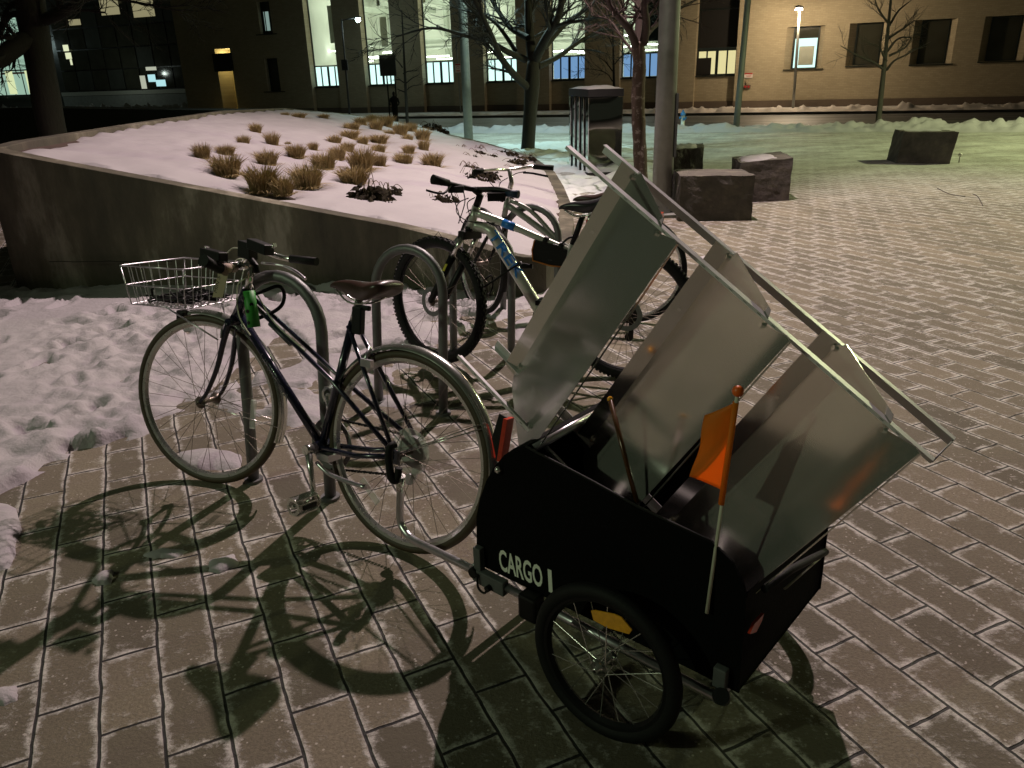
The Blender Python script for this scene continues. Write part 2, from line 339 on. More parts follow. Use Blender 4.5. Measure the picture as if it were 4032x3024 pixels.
# ------------------------------------------------------------------ ground, paving, street
struct('ground', MB().bx(-140, 140, -40, 160, -.35, -.30), M['asphalt'])
mb = MB(); q = [(-26, -8), (26, -8), (26, 12.6), (-26, 35.3)]       # plaza, up to the street line
mb.add([(x, y, 0) for x, y in q], [(0, 1, 2, 3)]); struct('plaza_paving', mb, M['paver'])
def strip(s0, s1, n0, n1, z): return [W(s0, n0, z), W(s1, n0, z), W(s1, n1, z), W(s0, n1, z)]
mb = MB(); mb.add(strip(-70, 60, 23.0, 31.6, -.05), [(0, 1, 2, 3)]); struct('street', mb, M['asphalt'])
mb = MB(); mb.box(W(-5, 34.2, -.04), SV*65, NV*2.5, (0, 0, .05)); struct('sidewalk', mb, make_snow('trodden_snow', 14, .7, .5, (.60, .58, .56)))
mb = MB(); mb.box(W(-5, 31.6, -.02), SV*65, NV*.09, (0, 0, .06)); struct('kerb', mb, M['curbst'])
mb = MB(); mb.box(W(-5, 23.1, -.04), SV*65, NV*.09, (0, 0, .06)); struct('kerb', mb, M['curbst'])

def heightsheet(xs, ys, fn, frame=None):
    mb = MB(); vs = []; nx, ny = len(xs), len(ys)
    for y in ys:
        for x in xs:
            z = fn(x, y); vs.append(frame(x, y, z) if frame else (x, y, z))
    fs = [(j*nx+i, j*nx+i+1, (j+1)*nx+i+1, (j+1)*nx+i) for j in range(ny-1) for i in range(nx-1)]
    return mb.add(vs, fs, True)
# ploughed snow ridges along both sides of the street (s along, n across)
def ridge(s0, s1, nc, wid, h, ds, dn, z0, seed, mod=None):
    xs = np.arange(s0, s1, ds); ys = np.arange(nc-wid*1.6, nc+wid*1.6, dn)
    def f(s, n):
        c = nc+.25*nz(s, 0, seed, .5); g = math.exp(-((n-c)/wid)**2*1.6)
        lump = .50+.5*fbm(s, n, seed, 1.6, 4)+.55*max(0, nz(s, n, seed+5, 3.4))+.25*nz(s, n, seed+9, 7)
        hh = h*(mod(s) if mod else 1)
        return z0-.03+g*hh*lump
    return heightsheet(xs, ys, f, W)
o = ridge(-19, 13, 22.35, .75, .36, .07, .07, 0, 3, lambda s: (.75 if s < 0 else 1.)+1.6*math.exp(-((s-7.9)/1.0)**2)).build('snow_bank', M['snowd']); tag(o, kind='stuff', label='ridge of lumpy ploughed snow on the plaza side of the street', cat='snow bank')
o = ridge(-24, 12, 32.6, .55, .34, .09, .09, -.02, 11, lambda s: .55 if s < -9 else 1.).build('snow_bank', make_snow('sandy_snow', 7, .8, .6, (.55, .50, .46))); tag(o, kind='stuff', label='low dirty snow ridge below the tan brick wall', cat='snow bank')
# trodden snow beside the planter and round the big bare tree
def mid(x, y):
    d = .5+.5*fbm(x, y, 2, .35, 3)+.75*fbm(x, y, 7, 2.6, 5)
    e = min(1., max(0., (x+.2)/1.0)) if y < 30 else 1
    edge = math.exp(-((x-(1.2+.02*(y-10)))/1.5)**2)*min(1, max(0, (y-8.2)/2.0))*min(1, max(0, (20.8-y-.43*(x))/1.5))
    return -.02+.10*edge*(d)
o = heightsheet(np.arange(-1.5, 4.2, .045), np.arange(6.6, 21, .06), mid).build('snow', make_snow('blue_trodden_snow', 14, .8, .0, (.60, .63, .63))); tag(o, kind='stuff', label='trodden snow between the planter and the mirror kiosk', cat='snow')
# snow lying on the pavers at the left, with footprints
edge_px = [(-600, 2260), (0, 1950), (365, 1772), (560, 1700), (700, 1640), (800, 1560), (930, 1640), (1150, 1690), (1300, 1640), (1430, 1540), (1580, 1500), (1690, 1420), (1780, 1330), (1850, 1300), (2000, 1260), (2120, 1200)]
EDGE = [gnd(*p)[:2] for p in edge_px]
def edist(x, y):
    # signed distance: positive on the snow side (far side of the edge line)
    best = 9; sg = 1
    for (ax, ay), (bx_, by) in zip(EDGE, EDGE[1:]):
        dx, dy = bx_-ax, by-ay; t = max(0, min(1, ((x-ax)*dx+(y-ay)*dy)/(dx*dx+dy*dy))); px, py = ax+t*dx, ay+t*dy
        d = math.hypot(x-px, y-py)
        if d < best: best = d; sg = 1 if dx*(y-ay)-dy*(x-ax) > 0 else -1
    return best*sg
FEET = [(rnd.uniform(-4.2, .1), rnd.uniform(2.9, 5.7), rnd.uniform(0, 3.1), rnd.uniform(.6, 1)) for _ in range(150)]
FEET = [f for f in FEET if not (-2.6 < f[0] < -1.5 and 3.6 < f[1] < 4.4)]
def snowh(x, y):
    d = edist(x, y); d += (.10*fbm(x, y, 51, 5, 4) if x > -1.75 else .012*nz(x, y, 51, 9)); e = min(1, max(0, d/.10)) if x > -1.75 else min(1, max(0, d/.03))
    rgh = max(.06, min(1.1, .35+2.0*nz(x, y, 31, .75))); z = .045+.016*nz(x, y, 1, 1.4)+.038*fbm(x, y, 3, 6, 4)*rgh+.020*nz(x, y, 9, 17)*rgh
    if x > -1.7: z -= .030*max(0, 1-d/.8)*(.75+1.5*nz(x, y, 4, 3.6)); z += .02*nz(x, y, 17, 6)
    for fx, fy, a, s in FEET:
        dx, dy = x-fx, y-fy
        if dx*dx+dy*dy < .06:
            u = dx*math.cos(a)+dy*math.sin(a); v = -dx*math.sin(a)+dy*math.cos(a); r = (u/.14)**2+(v/.055)**2
            if r < 1: z -= .050*s*(1-r**3)
            elif r < 2.2: z += .016*s*(1-abs(r-1.5)/.8)
    z = min(z, .095)
    return -.012+(z+.012)*e if d > 0 else -.02
o = heightsheet(np.arange(-5.2, .55, .021), np.arange(2.1, 5.98, .021), snowh).build('snow', M['snow'])
tag(o, kind='stuff', label='thin trampled snow with footprints lying in front of the concrete wall', cat='snow')
def patch(name, pts, h, lab, seed):
    P = [gnd(*p)[:2] for p in pts]; cx = sum(p[0] for p in P)/len(P); cy = sum(p[1] for p in P)/len(P); mb = MB(); n = 40; rings = 7
    def outline(a):
        d = np.array([math.cos(a), math.sin(a)]); best = 0
        for i in range(len(P)):
            A = P[i]-np.array([cx, cy]); B = P[(i+1) % len(P)]-np.array([cx, cy]); den = d[0]*(B-A)[1]-d[1]*(B-A)[0]
            if abs(den) < 1e-9: continue
            t = (A[0]*(B-A)[1]-A[1]*(B-A)[0])/den; u = (A[0]*d[1]-A[1]*d[0])/den
            if t > 0 and -1e-6 <= u <= 1+1e-6: best = max(best, t)
        return best*(1+.18*nz(math.cos(a)*2, math.sin(a)*2, seed, 1))
    vs = [(cx, cy, h)]
    for r in range(1, rings+1):
        for k in range(n):
            a = 2*math.pi*k/n; R = outline(a)*r/rings; x, y = cx+R*math.cos(a), cy+R*math.sin(a)
            vs.append((x, y, max(-.004, h*(1-(r/rings)**3)+.006*nz(x, y, seed, 14) if r < rings else -.004)))
    fs = [(0, 1+k, 1+(k+1) % n) for k in range(n)]
    for r in range(rings-1):
        for k in range(n): fs.append((1+r*n+k, 1+(r+1)*n+k, 1+(r+1)*n+(k+1) % n, 1+r*n+(k+1) % n))
    o = mb.add(vs, fs, True).build(name, M['snow']); return tag(o, lab, 'snow', kind='stuff')
patch('snow_patch', [(700, 1775), (830, 1765), (960, 1790), (960, 1850), (800, 1855), (715, 1830)], .018, 'flat patch of snow seen through the front wheel of the navy bicycle', 1)
patch('snow_patch', [(545, 2190), (640, 2160), (745, 2170), (700, 2200), (590, 2198)], .014, 'sliver of snow in the wheel shadow on the pavers', 2)
patch('snow_patch', [(815, 2210), (930, 2180), (945, 2225), (860, 2262), (820, 2250)], .016, 'small oval snow lump on the pavers', 3)
patch('snow_patch', [(355, 2290), (400, 2255), (452, 2250), (440, 2300), (380, 2308)], .022, 'pale ice chunk lying alone on the pavers', 4)
patch('snow_patch', [(-120, 1960), (60, 1990), (90, 2080), (60, 2160), (75, 2230), (-120, 2300)], .028, 'lumpy snow at the left edge of the pavers', 5)
patch('snow_patch', [(-20, 2710), (70, 2700), (75, 2760), (20, 2785), (-30, 2770)], .014, 'thin glazed ice patch at the lower left edge of the pavers', 6)
patch('snow_patch', [(1500, 1560), (1610, 1545), (1640, 1580), (1560, 1610), (1490, 1600)], .015, 'snow remnant behind the rear wheel of the navy bicycle', 7)
patch('snow_patch', [(1985, 1290), (2080, 1245), (2160, 1230), (2190, 1270), (2100, 1330), (2020, 1340)], .03, 'heaped snow beside the pedals of the silver mountain bike', 8)
patch('snow_patch', [(2740, 1010), (2800, 1000), (2880, 1040), (2840, 1075), (2760, 1060)], .012, 'small snow patch beyond the mountain bike rear wheel', 9)

# ------------------------------------------------------------------ sloping planter
def zp(x): return max(.14, .325-.195*x)
OUT = [(-3.91, 6.06), (-2.9, 5.94), (-1.9, 5.82), (-.8, 5.69), (-.35, 5.50), (-.1, 5.36), (.1, 5.34), (.27, 5.46), (.38, 5.75), (.50, 6.2), (.62, 7.2), (.70, 8.5), (.73, 10), (.72, 11.6), (.48, 13.6), (-.3, 14.7), (-.9, 15.2), (-2.1, 16.3), (-3.0, 15.9), (-3.95, 14.5), (-4.2, 12.2), (-4.12, 9.5), (-4.0, 6.6)]
pl = thing('raised_planter', 'long sloping concrete planter full of snow and dry grasses behind the bicycles', 'planter', (-2, 8, 0))
dens = []
for a, b in zip(OUT, OUT[1:]+OUT[:1]):
    k = max(1, int(math.hypot(b[0]-a[0], b[1]-a[1])/.35))
    for i in range(k): dens.append((a[0]+(b[0]-a[0])*i/k, a[1]+(b[1]-a[1])*i/k))
n = len(dens); inner = []
for i in range(n):
    a = V3(dens[i-1]); b = V3(dens[(i+1) % n]); t = unit(b-a); inner.append((dens[i][0]-t[1]*.14, dens[i][1]+t[0]*.14))
mb = MB(); vs = []
for (x, y), (u, v) in zip(dens, inner): vs += [(x, y, -.05), (x, y, zp(x)), (u, v, zp(x)), (u, v, zp(x)-.25)]
fs = []
for i in range(n):
    j = (i+1) % n
    for k in range(3): fs.append((i*4+k, j*4+k, j*4+k+1, i*4+k+1))
mb.add(vs, fs); mb.build('wall', M['concrete'], pl, bevel=.008)
mb = MB(); x0, y0, dx_ = -3.7, 5.935, 1
mb.tube([(-3.55+.1*k, 5.9555+.002-(.1*k-.06)*.1206*1.0+.050-.05, .245+.012*nz(k*.7, 0, 3)) for k in range(11)], .0035, 5); mb.build('crack', M['shoe'], pl)
def inside(x, y, P):
    c = False; j = len(P)-1
    for i in range(len(P)):
        if (P[i][1] > y) != (P[j][1] > y) and x < (P[j][0]-P[i][0])*(y-P[i][1])/(P[j][1]-P[i][1])+P[i][0]: c = not c
        j = i
    return c
TUFTS = [(350, 400, 130, 100), (520, 520, 230, 140), (520, 375, 140, 70), (655, 305, 90, 70), (745, 225, 90, 75), (865, 312, 110, 95), (820, 447, 170, 105), (1035, 392, 150, 90), (1165, 342, 80, 60), (980, 310, 45, 35),
    (780, 630, 260, 170), (930, 655, 200, 130), (1110, 605, 250, 155), (1235, 475, 200, 110), (1320, 300, 110, 65), (1340, 405, 130, 90), (1410, 360, 110, 75), (1430, 262, 140, 65), (1525, 305, 90, 65), (1510, 492, 210, 160), (1640, 458, 130, 90),
    (1640, 362, 110, 65), (1640, 290, 150, 60), (1450, 580, 250, 115), (1820, 450, 150, 90), (2030, 470, 170, 105), (1440, 200, 130, 55), (1510, 165, 100, 60), (1620, 205, 110, 75), (1690, 180, 130, 80), (1720, 245, 80, 50), (1800, 240, 120, 90), (1850, 290, 90, 60),
    (1860, 362, 100, 60), (1970, 352, 90, 90), (1960, 275, 120, 85), (1240, 115, 80, 35), (960, 98, 60, 30), (1055, 112, 110, 38), (1880, 220, 90, 70), (1590, 150, 90, 60)]
MELT = []
for bx_, by, w, h in TUFTS:
    p = plane(bx_/1.843+600, by/1.843+400, (0, 0, .345), (.195, 0, 1)); wm = w/1.843/F*np.linalg.norm(p-EYE); MELT.append((p[0], p[1]+wm*.2, wm*.62))
def melt(x, y):
    return sum(.05*math.exp(-((x-a)**2+(y-b)**2)/(r*r)) for a, b, r in MELT if abs(x-a) < .5 and abs(y-b) < .5)
def psnow(x, y):
    if not inside(x, y, dens): return None
    d = min(math.hypot(x-u, y-v) for u, v in inner)
    if not inside(x, y, inner): return zp(x)-.03-.3*d
    near = 1-math.exp(-d/.22)
    bare = .05*math.exp(-((x+3.95)/.17)**2-((y-6.5)/.8)**2)      # swept corner at the high end
    return zp(x)-.03+.065*near+.05*near*nz(x, y, 1, .8)+.016*fbm(x, y, 5, 3, 4)*near+.008*nz(x, y, 8, 9)*near-bare*1.6-melt(x, y)
xs = np.arange(-4.25, .78, .045); ys = np.arange(5.3, 16.4, .05); idx = {}; vs = []; fs = []
ng = [(u, v) for u, v in inner]
for j, y in enumerate(ys):
    for i, x in enumerate(xs):
        if inside(x, y, dens):
            idx[(i, j)] = len(vs); vs.append((x, y, psnow(x, y)))
for (i, j) in idx:
    q = [(i, j), (i+1, j), (i+1, j+1), (i, j+1)]
    if all(k in idx for k in q): fs.append([idx[k] for k in q])
MB().add(vs, fs, True).build('snow_cover', M['snowp'], pl)
mb = MB().add([(u, v, zp(u)-.035) for u, v in inner], [list(range(n))]); mb.build('soil_fill', simple('bare_soil', (.060, .038, .030), .95, 0, .4, 12, .5), pl)
def planter_pt(px, py): 
    p = plane(px, py, (0, 0, .345), (.195, 0, 1)); return p

# dry grass tufts
def tuft_mesh(seed, nb):
    r = random.Random(seed); mb = MB()
    for i in range(nb):
        a = r.uniform(0, 6.283); rad = .5*math.sqrt(r.random()); b = (rad*math.cos(a)*.6, rad*math.sin(a)*.6)
        lean = r.gauss(.14, .16)+rad*.38; h = r.uniform(.45, 1.1)*(1.15-rad*.45); da = a+r.gauss(0, .7); dx, dy = math.cos(da), math.sin(da)
        w = r.uniform(.006, .014); px, py = -math.sin(a+r.random()*3)*w, math.cos(a+r.random()*3)*w
        p1 = (b[0]+dx*lean*h*.4, b[1]+dy*lean*h*.4, h*.55); p2 = (b[0]+dx*lean*h*1.15, b[1]+dy*lean*h*1.15, h*(1-.25*abs(lean)))
        if r.random() < .10: p1 = (b[0]+dx*.3, b[1]+dy*.3, .10); p2 = (b[0]+dx*.75, b[1]+dy*.75, .03)
        mb.add([(b[0]-px, b[1]-py, -.06), (b[0]+px, b[1]+py, -.06), (p1[0]+px, p1[1]+py, p1[2]), (p1[0]-px, p1[1]-py, p1[2]), p2], [(0, 1, 2, 3), (3, 2, 4)])
    return mb
TV = []
for k in range(6):
    o = tuft_mesh(k, 900).build('grass_tuft', M['straw']); TV.append(o)
big = {1: 'bushy straw coloured grass tuft at the left of the planter snow', 10: 'largest straw coloured grass clump leaning over the planter snow', 11: 'low sprawling end of the largest grass clump', 12: 'wide grass tuft with trailing blades beside the largest clump', 19: 'tall grass tuft rising in the middle of the planter', 23: 'grass tuft right behind the dark leafy plant',
       0: 'wispy grass tuft nearest the high left end of the planter', 2: 'thin upright grass tuft just behind the bushy left one', 6: 'rounded grass tuft in the middle of the front rows', 25: 'pale rounded grass tuft nearest the mountain bike handlebar', 24: 'spreading low grass tuft left of the pale rounded one', 4: 'dark wiry grass tuft standing farthest back on the left', 13: 'broad grass tuft between the two big front clumps and the tall one'}
for i, (bx_, by, w, h) in enumerate(TUFTS):
    px, py = bx_/1.843+600, by/1.843+400
    p = planter_pt(px, py); d = np.linalg.norm(p-EYE); wm = w/1.843/F*d; hm = h/1.843/F*d
    o = TV[i % 6] if i < 6 else TV[i % 6].copy()
    if i >= 6: COL.objects.link(o)
    o.location = (p[0], p[1]+wm*.25, zp(p[0])-.01); o.rotation_euler = (0, 0, rnd.uniform(0, 6.28)); o.scale = (wm*.98, wm*.98, hm*1.08)
    tag(o, big.get(i, 'small tuft of dry straw coloured grass poking out of the planter snow'), 'grass tuft', 'dry grass tufts in the snowy planter')
# dark withered leafy plants
def leafy(mb, c, rad, h, n, r, LS):
    for i in range(n):
        a = r.uniform(0, 6.28); q = rad*math.sqrt(r.random()); b = V3((c[0]+q*math.cos(a), c[1]+q*math.sin(a), c[2]+h*r.uniform(.05, 1)*(1-.6*q/rad)))
        L = LS*r.uniform(.6, 1.2); d = unit((math.cos(a+r.gauss(0, .6)), math.sin(a+r.gauss(0, .6)), -r.uniform(.1, 1.6))); s_ = unit(np.cross(d, (0, 0, 1)))*L*.30
        up = np.cross(s_, d)*.6
        mb.add([b, b+d*L*.45+s_-up, b+d*L*.5+up, b+d*L*.45-s_-up, b+d*L], [(0, 1, 2), (0, 2, 3), (1, 4, 2), (2, 4, 3)])
def leaf_plant(pts, lab, LS=.07):
    r = random.Random(len(lab)+int(pts[0][0])); lm = MB(); sm = MB(); c0 = None
    for px, py, w, h in pts:
        p = planter_pt(px, py) if px < 2260 else gnd(px, py); d = np.linalg.norm(p-EYE); wm, hm = w/F*d, h/F*d; c = (p[0], p[1]+wm*.2, zp(p[0])+.01)
        c0 = c0 or c; leafy(lm, c, wm/2, hm*.8, int(85*(wm/.25)**.7)+20, r, LS*1.15)
        for k in range(4):
            a = r.uniform(0, 6.28); e = (c[0]+math.cos(a)*wm*.5, c[1]+math.sin(a)*wm*.3, c[2]+hm*r.uniform(.6, 1.15)); f_ = (e[0]+math.cos(a)*wm*.25, e[1], c[2]+hm*.35)
            sm.tube(spline([c, ((c[0]+e[0])/2, (c[1]+e[1])/2, e[2]*.5+c[2]*.5+hm*.15), e, f_], 3), .0028, 4)
    t = thing('withered_plant', lab, 'plant', c0, 'dark withered plants in the planter'); lm.build('foliage', M['leaf'], t); sm.build('stem', M['twig'], t)
leaf_plant([(1440, 785, 130, 95), (1490, 790, 70, 60)], 'large dark leafy clump drooping in the planter snow below the grass', .09)
leaf_plant([(1522, 768, 85, 55), (1530, 800, 30, 20)], 'smaller dark leafy clump with a bent stem beside the large one')
leaf_plant([(1710, 790, 70, 32), (1765, 795, 60, 45)], 'flat dark leafy plant just below the mountain bike grip')
leaf_plant([(1850, 665, 60, 30), (1890, 705, 150, 60)], 'dark leafy mound behind the chrome handlebar')
leaf_plant([(1950, 790, 110, 50)], 'dark leaves seen between the two handlebars')
leaf_plant([(1860, 625, 55, 25), (1880, 605, 50, 22)], 'dark leaf cluster farther up behind the leafy mound', .06)
leaf_plant([(1990, 610, 90, 28), (2030, 640, 70, 25), (2075, 628, 60, 30)], 'straggling row of dark leaves at the right edge of the planter', .06)
leaf_plant([(1815, 582, 30, 14), (1880, 588, 36, 18), (1930, 615, 40, 14)], 'scattered small dark leaves near the planter rim', .05)
leaf_plant([(1700, 505, 60, 35), (1740, 520, 40, 25)], 'twiggy dark plant at the far corner of the planter beside the road', .07)
leaf_plant([(2020, 665, 60, 22)], 'little dark sprig among the leaves by the kiosk path', .05)

# ------------------------------------------------------------------ tan academic building across the street
NW = 36.5
bl = thing('academic_building', 'long tan brick building with tall lit windows across the street', 'building', W(-15, 38, 0))
OPEN = []   # s0, s1, z0, z1, kind
for k in range(7):
    s0 = -26.95+3.36*k+(.0 if k < 6 else 0); OPEN.append((s0, s0+1.72, -1, 7.5, 'tall', k))
SM = [(-29.85, -29.0, 1.2, 2.85, 'dark'), (-29.85, -29.05, 4.05, 5.6, 'half'), (-33.15, -32.1, -1, 3.45, 'door')]
SR = [(-2.85, -1.85, 1.5, 3.1, 'lit'), (-.47, .48, 1.56, 3.12, 'dark'), (1.86, 2.85, 1.53, 3.12, 'dark'), (4.22, 5.22, 1.56, 3.12, 'dark'), (6.6, 7.6, 1.56, 3.12, 'dark')]
def wall_cells(mb, s0, s1, z0, z1, ops, n):
    S = sorted({s0, s1, *[a for o in ops for a in o[:2]]}); Z = sorted({z0, z1, *[min(max(a, z0), z1) for o in ops for a in o[2:4]]})
    for a, b in zip(S, S[1:]):
        for c, d in zip(Z, Z[1:]):
            m = ((a+b)/2, (c+d)/2)
            if any(o[0] < m[0] < o[1] and o[2] < m[1] < o[3] for o in ops): continue
            mb.quad(W(a, n, c), W(b, n, c), W(b, n, d), W(a, n, d))
def reveal(mb, o, n, dep, z0):
    a, b, c, d = o[0], o[1], max(o[2], z0), o[3]
    mb.quad(W(a, n, c), W(a, n+dep, c), W(a, n+dep, d), W(a, n, d)); mb.quad(W(b, n+dep, c), W(b, n, c), W(b, n, d), W(b, n+dep, d))
    mb.quad(W(a, n, d), W(a, n+dep, d), W(b, n+dep, d), W(b, n, d))
    if o[2] > z0: mb.quad(W(a, n+dep, c), W(a, n, c), W(b, n, c), W(b, n+dep, c))
allops = [o[:4] for o in OPEN]+[o[:4] for o in SM]+[(o[0]-.27, o[1]+.2, o[2], o[3]) for o in SR]
mb = MB(); wall_cells(mb, -35.75, 24, 0, 9, allops, NW)
for o in OPEN: reveal(mb, o, NW, .5, 0)
for o in SM: reveal(mb, o, NW, .30 if o[4] != 'door' else 1.2, 0)
for a, b, c, d, kd in SR:
    A1, B1 = a-.27, b+.2; D_ = NW+.30
    mb.quad(W(A1, NW, c), W(a, D_, c), W(a, D_, d), W(A1, NW, d)); mb.quad(W(b, D_, c), W(B1, NW, c), W(B1, NW, d), W(b, D_, d)); mb.quad(W(A1, NW, d), W(a, D_, d), W(b, D_, d), W(B1, NW, d)); mb.quad(W(A1, NW, c), W(B1, NW, c), W(b, D_, c), W(a, D_, c))
mb.quad(W(-35.75, NW, 0), W(-35.75, NW+14, 0), W(-35.75, NW+14, 9), W(-35.75, NW, 9)); mb.quad(W(24, NW, 0), W(24, NW+14, 0), W(24, NW+14, 9), W(24, NW, 9))
mb.quad(W(-35.75, NW, 9), W(24, NW, 9), W(24, NW+14, 9), W(-35.75, NW+14, 9))
for o in OPEN:      # recessed brick apron below each tall window
    mb.quad(W(o[0], NW+.3, 0), W(o[1], NW+.3, 0), W(o[1], NW+.3, 1.34), W(o[0], NW+.3, 1.34)); mb.quad(W(o[0], NW+.3, 1.34), W(o[1], NW+.3, 1.34), W(o[1], NW+.5, 1.34), W(o[0], NW+.5, 1.34))
mb.build('wall', M['facade'], bl)
mb = MB(); segs = [-35.75]+[x for o in sorted(SM+[(o[0], o[1], o[2], o[3], 'x') for o in OPEN], key=lambda q: q[0]) if o[2] < 0 for x in o[:2]]+[24]
for a, b in zip(segs[::2], segs[1::2]): mb.box(W((a+b)/2, NW-.02, .13), SV*(b-a)/2, NV*.025, (0, 0, .16))
for o in OPEN: mb.box(W((o[0]+o[1])/2, NW+.28, .13), SV*(o[1]-o[0])/2, NV*.02, (0, 0, .16))
mb.build('base_course', M['plinth'], bl)
mb = MB(); mb.box(W(-7.68, NW-.03, 2.2), SV*.02, NV*.02, (0, 0, 2.4)); mb.build('downpipe', M['tagcard'], bl)
def bars(o, n, vs, hs, th=.035):
    mb = MB(); a, b, c, d = o[:4]
    for s in [a+.02, b-.02]+vs: mb.box(W(s, n, (c+d)/2), SV*th/2, NV*.03, (0, 0, (d-c)/2))
    xs = sorted([a+.02, b-.02]+vs)
    for z in [c+.02, d-.02]+hs:
        for p, q in zip(xs, xs[1:]): mb.box(W((p+q)/2, n, z), SV*(q-p-th)/2, NV*.03, (0, 0, th/2))
    return mb
for o in OPEN:
    a, b, k = o[0], o[1], o[5]; zt = 2.36; n = NW+.42
    wq = (a, b, 1.34, 7.5); v = [a+.43*j for j in (1, 2, 3)]
    mbf = MB()
    for s in (a+.025, b-.025): mbf.box(W(s, n, 4.4), SV*.025, NV*.03, (0, 0, 3.06))
    for s, t_ in zip(v, (.032, .06, .032)): mbf.box(W(s, n, 1.85), SV*t_, NV*.03, (0, 0, .47))
    for z in (1.36, zt)+((3.95,) if k >= 3 else ()): mbf.box(W((a+b)/2, n-.002, z), SV*((b-a)/2-.05), NV*.028, (0, 0, .03))
    mbf.box(W((a+b)/2, NW+.30, 1.315), SV*((b-a)/2+.01), NV*.10, (0, 0, .022))
    f = mbf.build('window', M['sill'], bl)
    cols = ['panew']*3+['panew', 'paneb', 'paneb', 'paney'][0:0]
    pm = {0: 'panew', 1: 'panew', 2: 'panew', 3: 'panew', 4: 'paneb', 5: 'paneb', 6: 'paney'}[k]
    mp = MB(); cuts = [a+.05]+v+[b-.05]
    for p, q in zip(cuts, cuts[1:]): mp.box(W((p+q)/2, n+.01, 1.86), SV*((q-p)/2-.03), NV*.006, (0, 0, .46))
    mp.build('pane', M[pm], f)
    if k == 6: 
        MB().box(W((a+b)/2, n+.02, 4.95), SV*.82, NV*.01, (0, 0, 2.5)).build('blind', M['shoe'], f)
        MB().box(W(a+.33, n-.06, 1.72), SV*.30, NV*.03, (0, 0, .34)).build('dark_bundle', M['shoe'], f)
    if k == 5: MB().box(W(a+1.2, n+.5, 4.3), SV*.42, NV*.01, (0, 0, 1.45)).build('blind', M['sill'], f)
for o in SM+SR:
    a, b, c, d, kd = o; n = NW+.27
    if kd == 'door':
        f = MB().box(W((a+b)/2, NW+1.15, 1.7), SV*(b-a)/2, NV*.03, (0, 0, 1.75)).build('doorway', M['doorglow'], bl)
        MB().box(W((a+b)/2, NW-.05, 2.75), SV*.62, NV*.10, (0, 0, .46)).build('canopy_box', M['sill'], f)
        continue
    f = bars((a, b, c, d), n, [a+.22] if kd == 'half' else [], [], .05).build('window', M['sill'], bl)
    MB().box(W((a+b)/2, NW-.0, c-.03), SV*((b-a)/2+.28), NV*.06, (0, 0, .022)).build('sill', M['sill'], f)
    MB().box(W((a+b)/2, n+.02, (c+d)/2), SV*((b-a)/2-.04), NV*.005, (0, 0, (d-c)/2-.04)).build('pane', M['darkglass'], f)
    if kd == 'lit':
        MB().box(W((a+b)/2+.01, n-.0, c+.60), SV*.43, NV*.004, (0, 0, .56)).build('lit_opening', M['panew'], f)
        MB().box(W((a+b)/2+.06, n-.02, c+.50), SV*.29, NV*.004, (0, 0, .36)).build('inner_sash', M['duct'], f)
    if kd == 'half':
        MB().box(W(a+.30, n-.0, (c+d)/2-.15), SV*.16, NV*.004, (0, 0, .46)).build('lit_opening', emit('dim_cool_glow', (.55, .80, .72), .35), f)
# the lit hall behind the tall windows
mb = MB(); a, b = -27.3, -8.2
n0, n1 = NW+.55, NW+7
mb.quad(W(a, n1, 0), W(b, n1, 0), W(b, n1, 6.6), W(a, n1, 6.6)); mb.quad(W(a, n0, 6.6), W(b, n0, 6.6), W(b, n1, 6.6), W(a, n1, 6.6)); mb.quad(W(a, n0, 0.6), W(b, n0, 0.6), W(b, n1, 0.6), W(a, n1, 0.6))
mb.quad(W(a, n0, 0), W(a, n1, 0), W(a, n1, 6.6), W(a, n0, 6.6)); mb.quad(W(b, n0, 0), W(b, n1, 0), W(b, n1, 6.6), W(b, n0, 6.6))
mb.quad(W(-24.9, n0+.4, 2.0), W(-24.9, n0+.4, 2.4), W(-8.3, n0+.4, 2.4), W(-8.3, n0+.4, 2.0))
hall = mb.build('hall_interior', M['interior'], bl)
mb = MB()
for i in range(7): mb.box(W(-25.5+i*2.6, n0+3.2, 5.2), SV*.09, NV*3.0, (0, 0, .14))
for i in range(10): mb.box(W(-26.2+i*2.0, n1-.25, 3.6), SV*.10, NV*.12, (0, 0, 2.8))
mb.box(W(-26.2, n0+.8, 4.4), SV*.18, NV*.05, (0, 0, .9)); mb.box(W(-25.5, n0+.8, 4.0), SV*.11, NV*.05, (0, 0, 1.2)); mb.box(W(-23.1, n0+.9, 3.9), SV*.2, NV*.05, (0, 0, .7))
mb.tube([W(-27, n0+2, 3.1), W(-8.4, n0+2.4, 3.15)], .10, 8); mb.tube([W(-27, n0+3.4, 3.5), W(-8.4, n0+3.4, 3.4)], .14, 8)
mb.build('duct', M['duct'], hall)
rr = random.Random(5)
for i in range(34):
    s = a+.5+i*.55+rr.uniform(-.2, .2); z = rr.choice([2.5, 2.58, 2.66, 2.75, 2.95, 3.15]); MB().box(W(s, n0+rr.uniform(.6, 4), z), SV*rr.uniform(.35, .6), NV*.05, (0, 0, .022)).build('ceiling_lamp', M['tube'], hall)
al = bpy.data.lights.new('hall_light', 'AREA'); al.shape = 'RECTANGLE'; al.size = 18; al.size_y = 5; al.energy = 800; al.color = (.88, 1, .80)
ao = bpy.data.objects.new('hall_light', al); COL.objects.link(ao); ao.location = W(-17.7, n0+3.2, 6.2); ao.rotation_euler = (0, 0, math.atan2(-.399, .917))
dl = lamp('door_light', tuple(W(-32.6, NW+.6, 3.1)), (1, .85, .38), 42, .05)
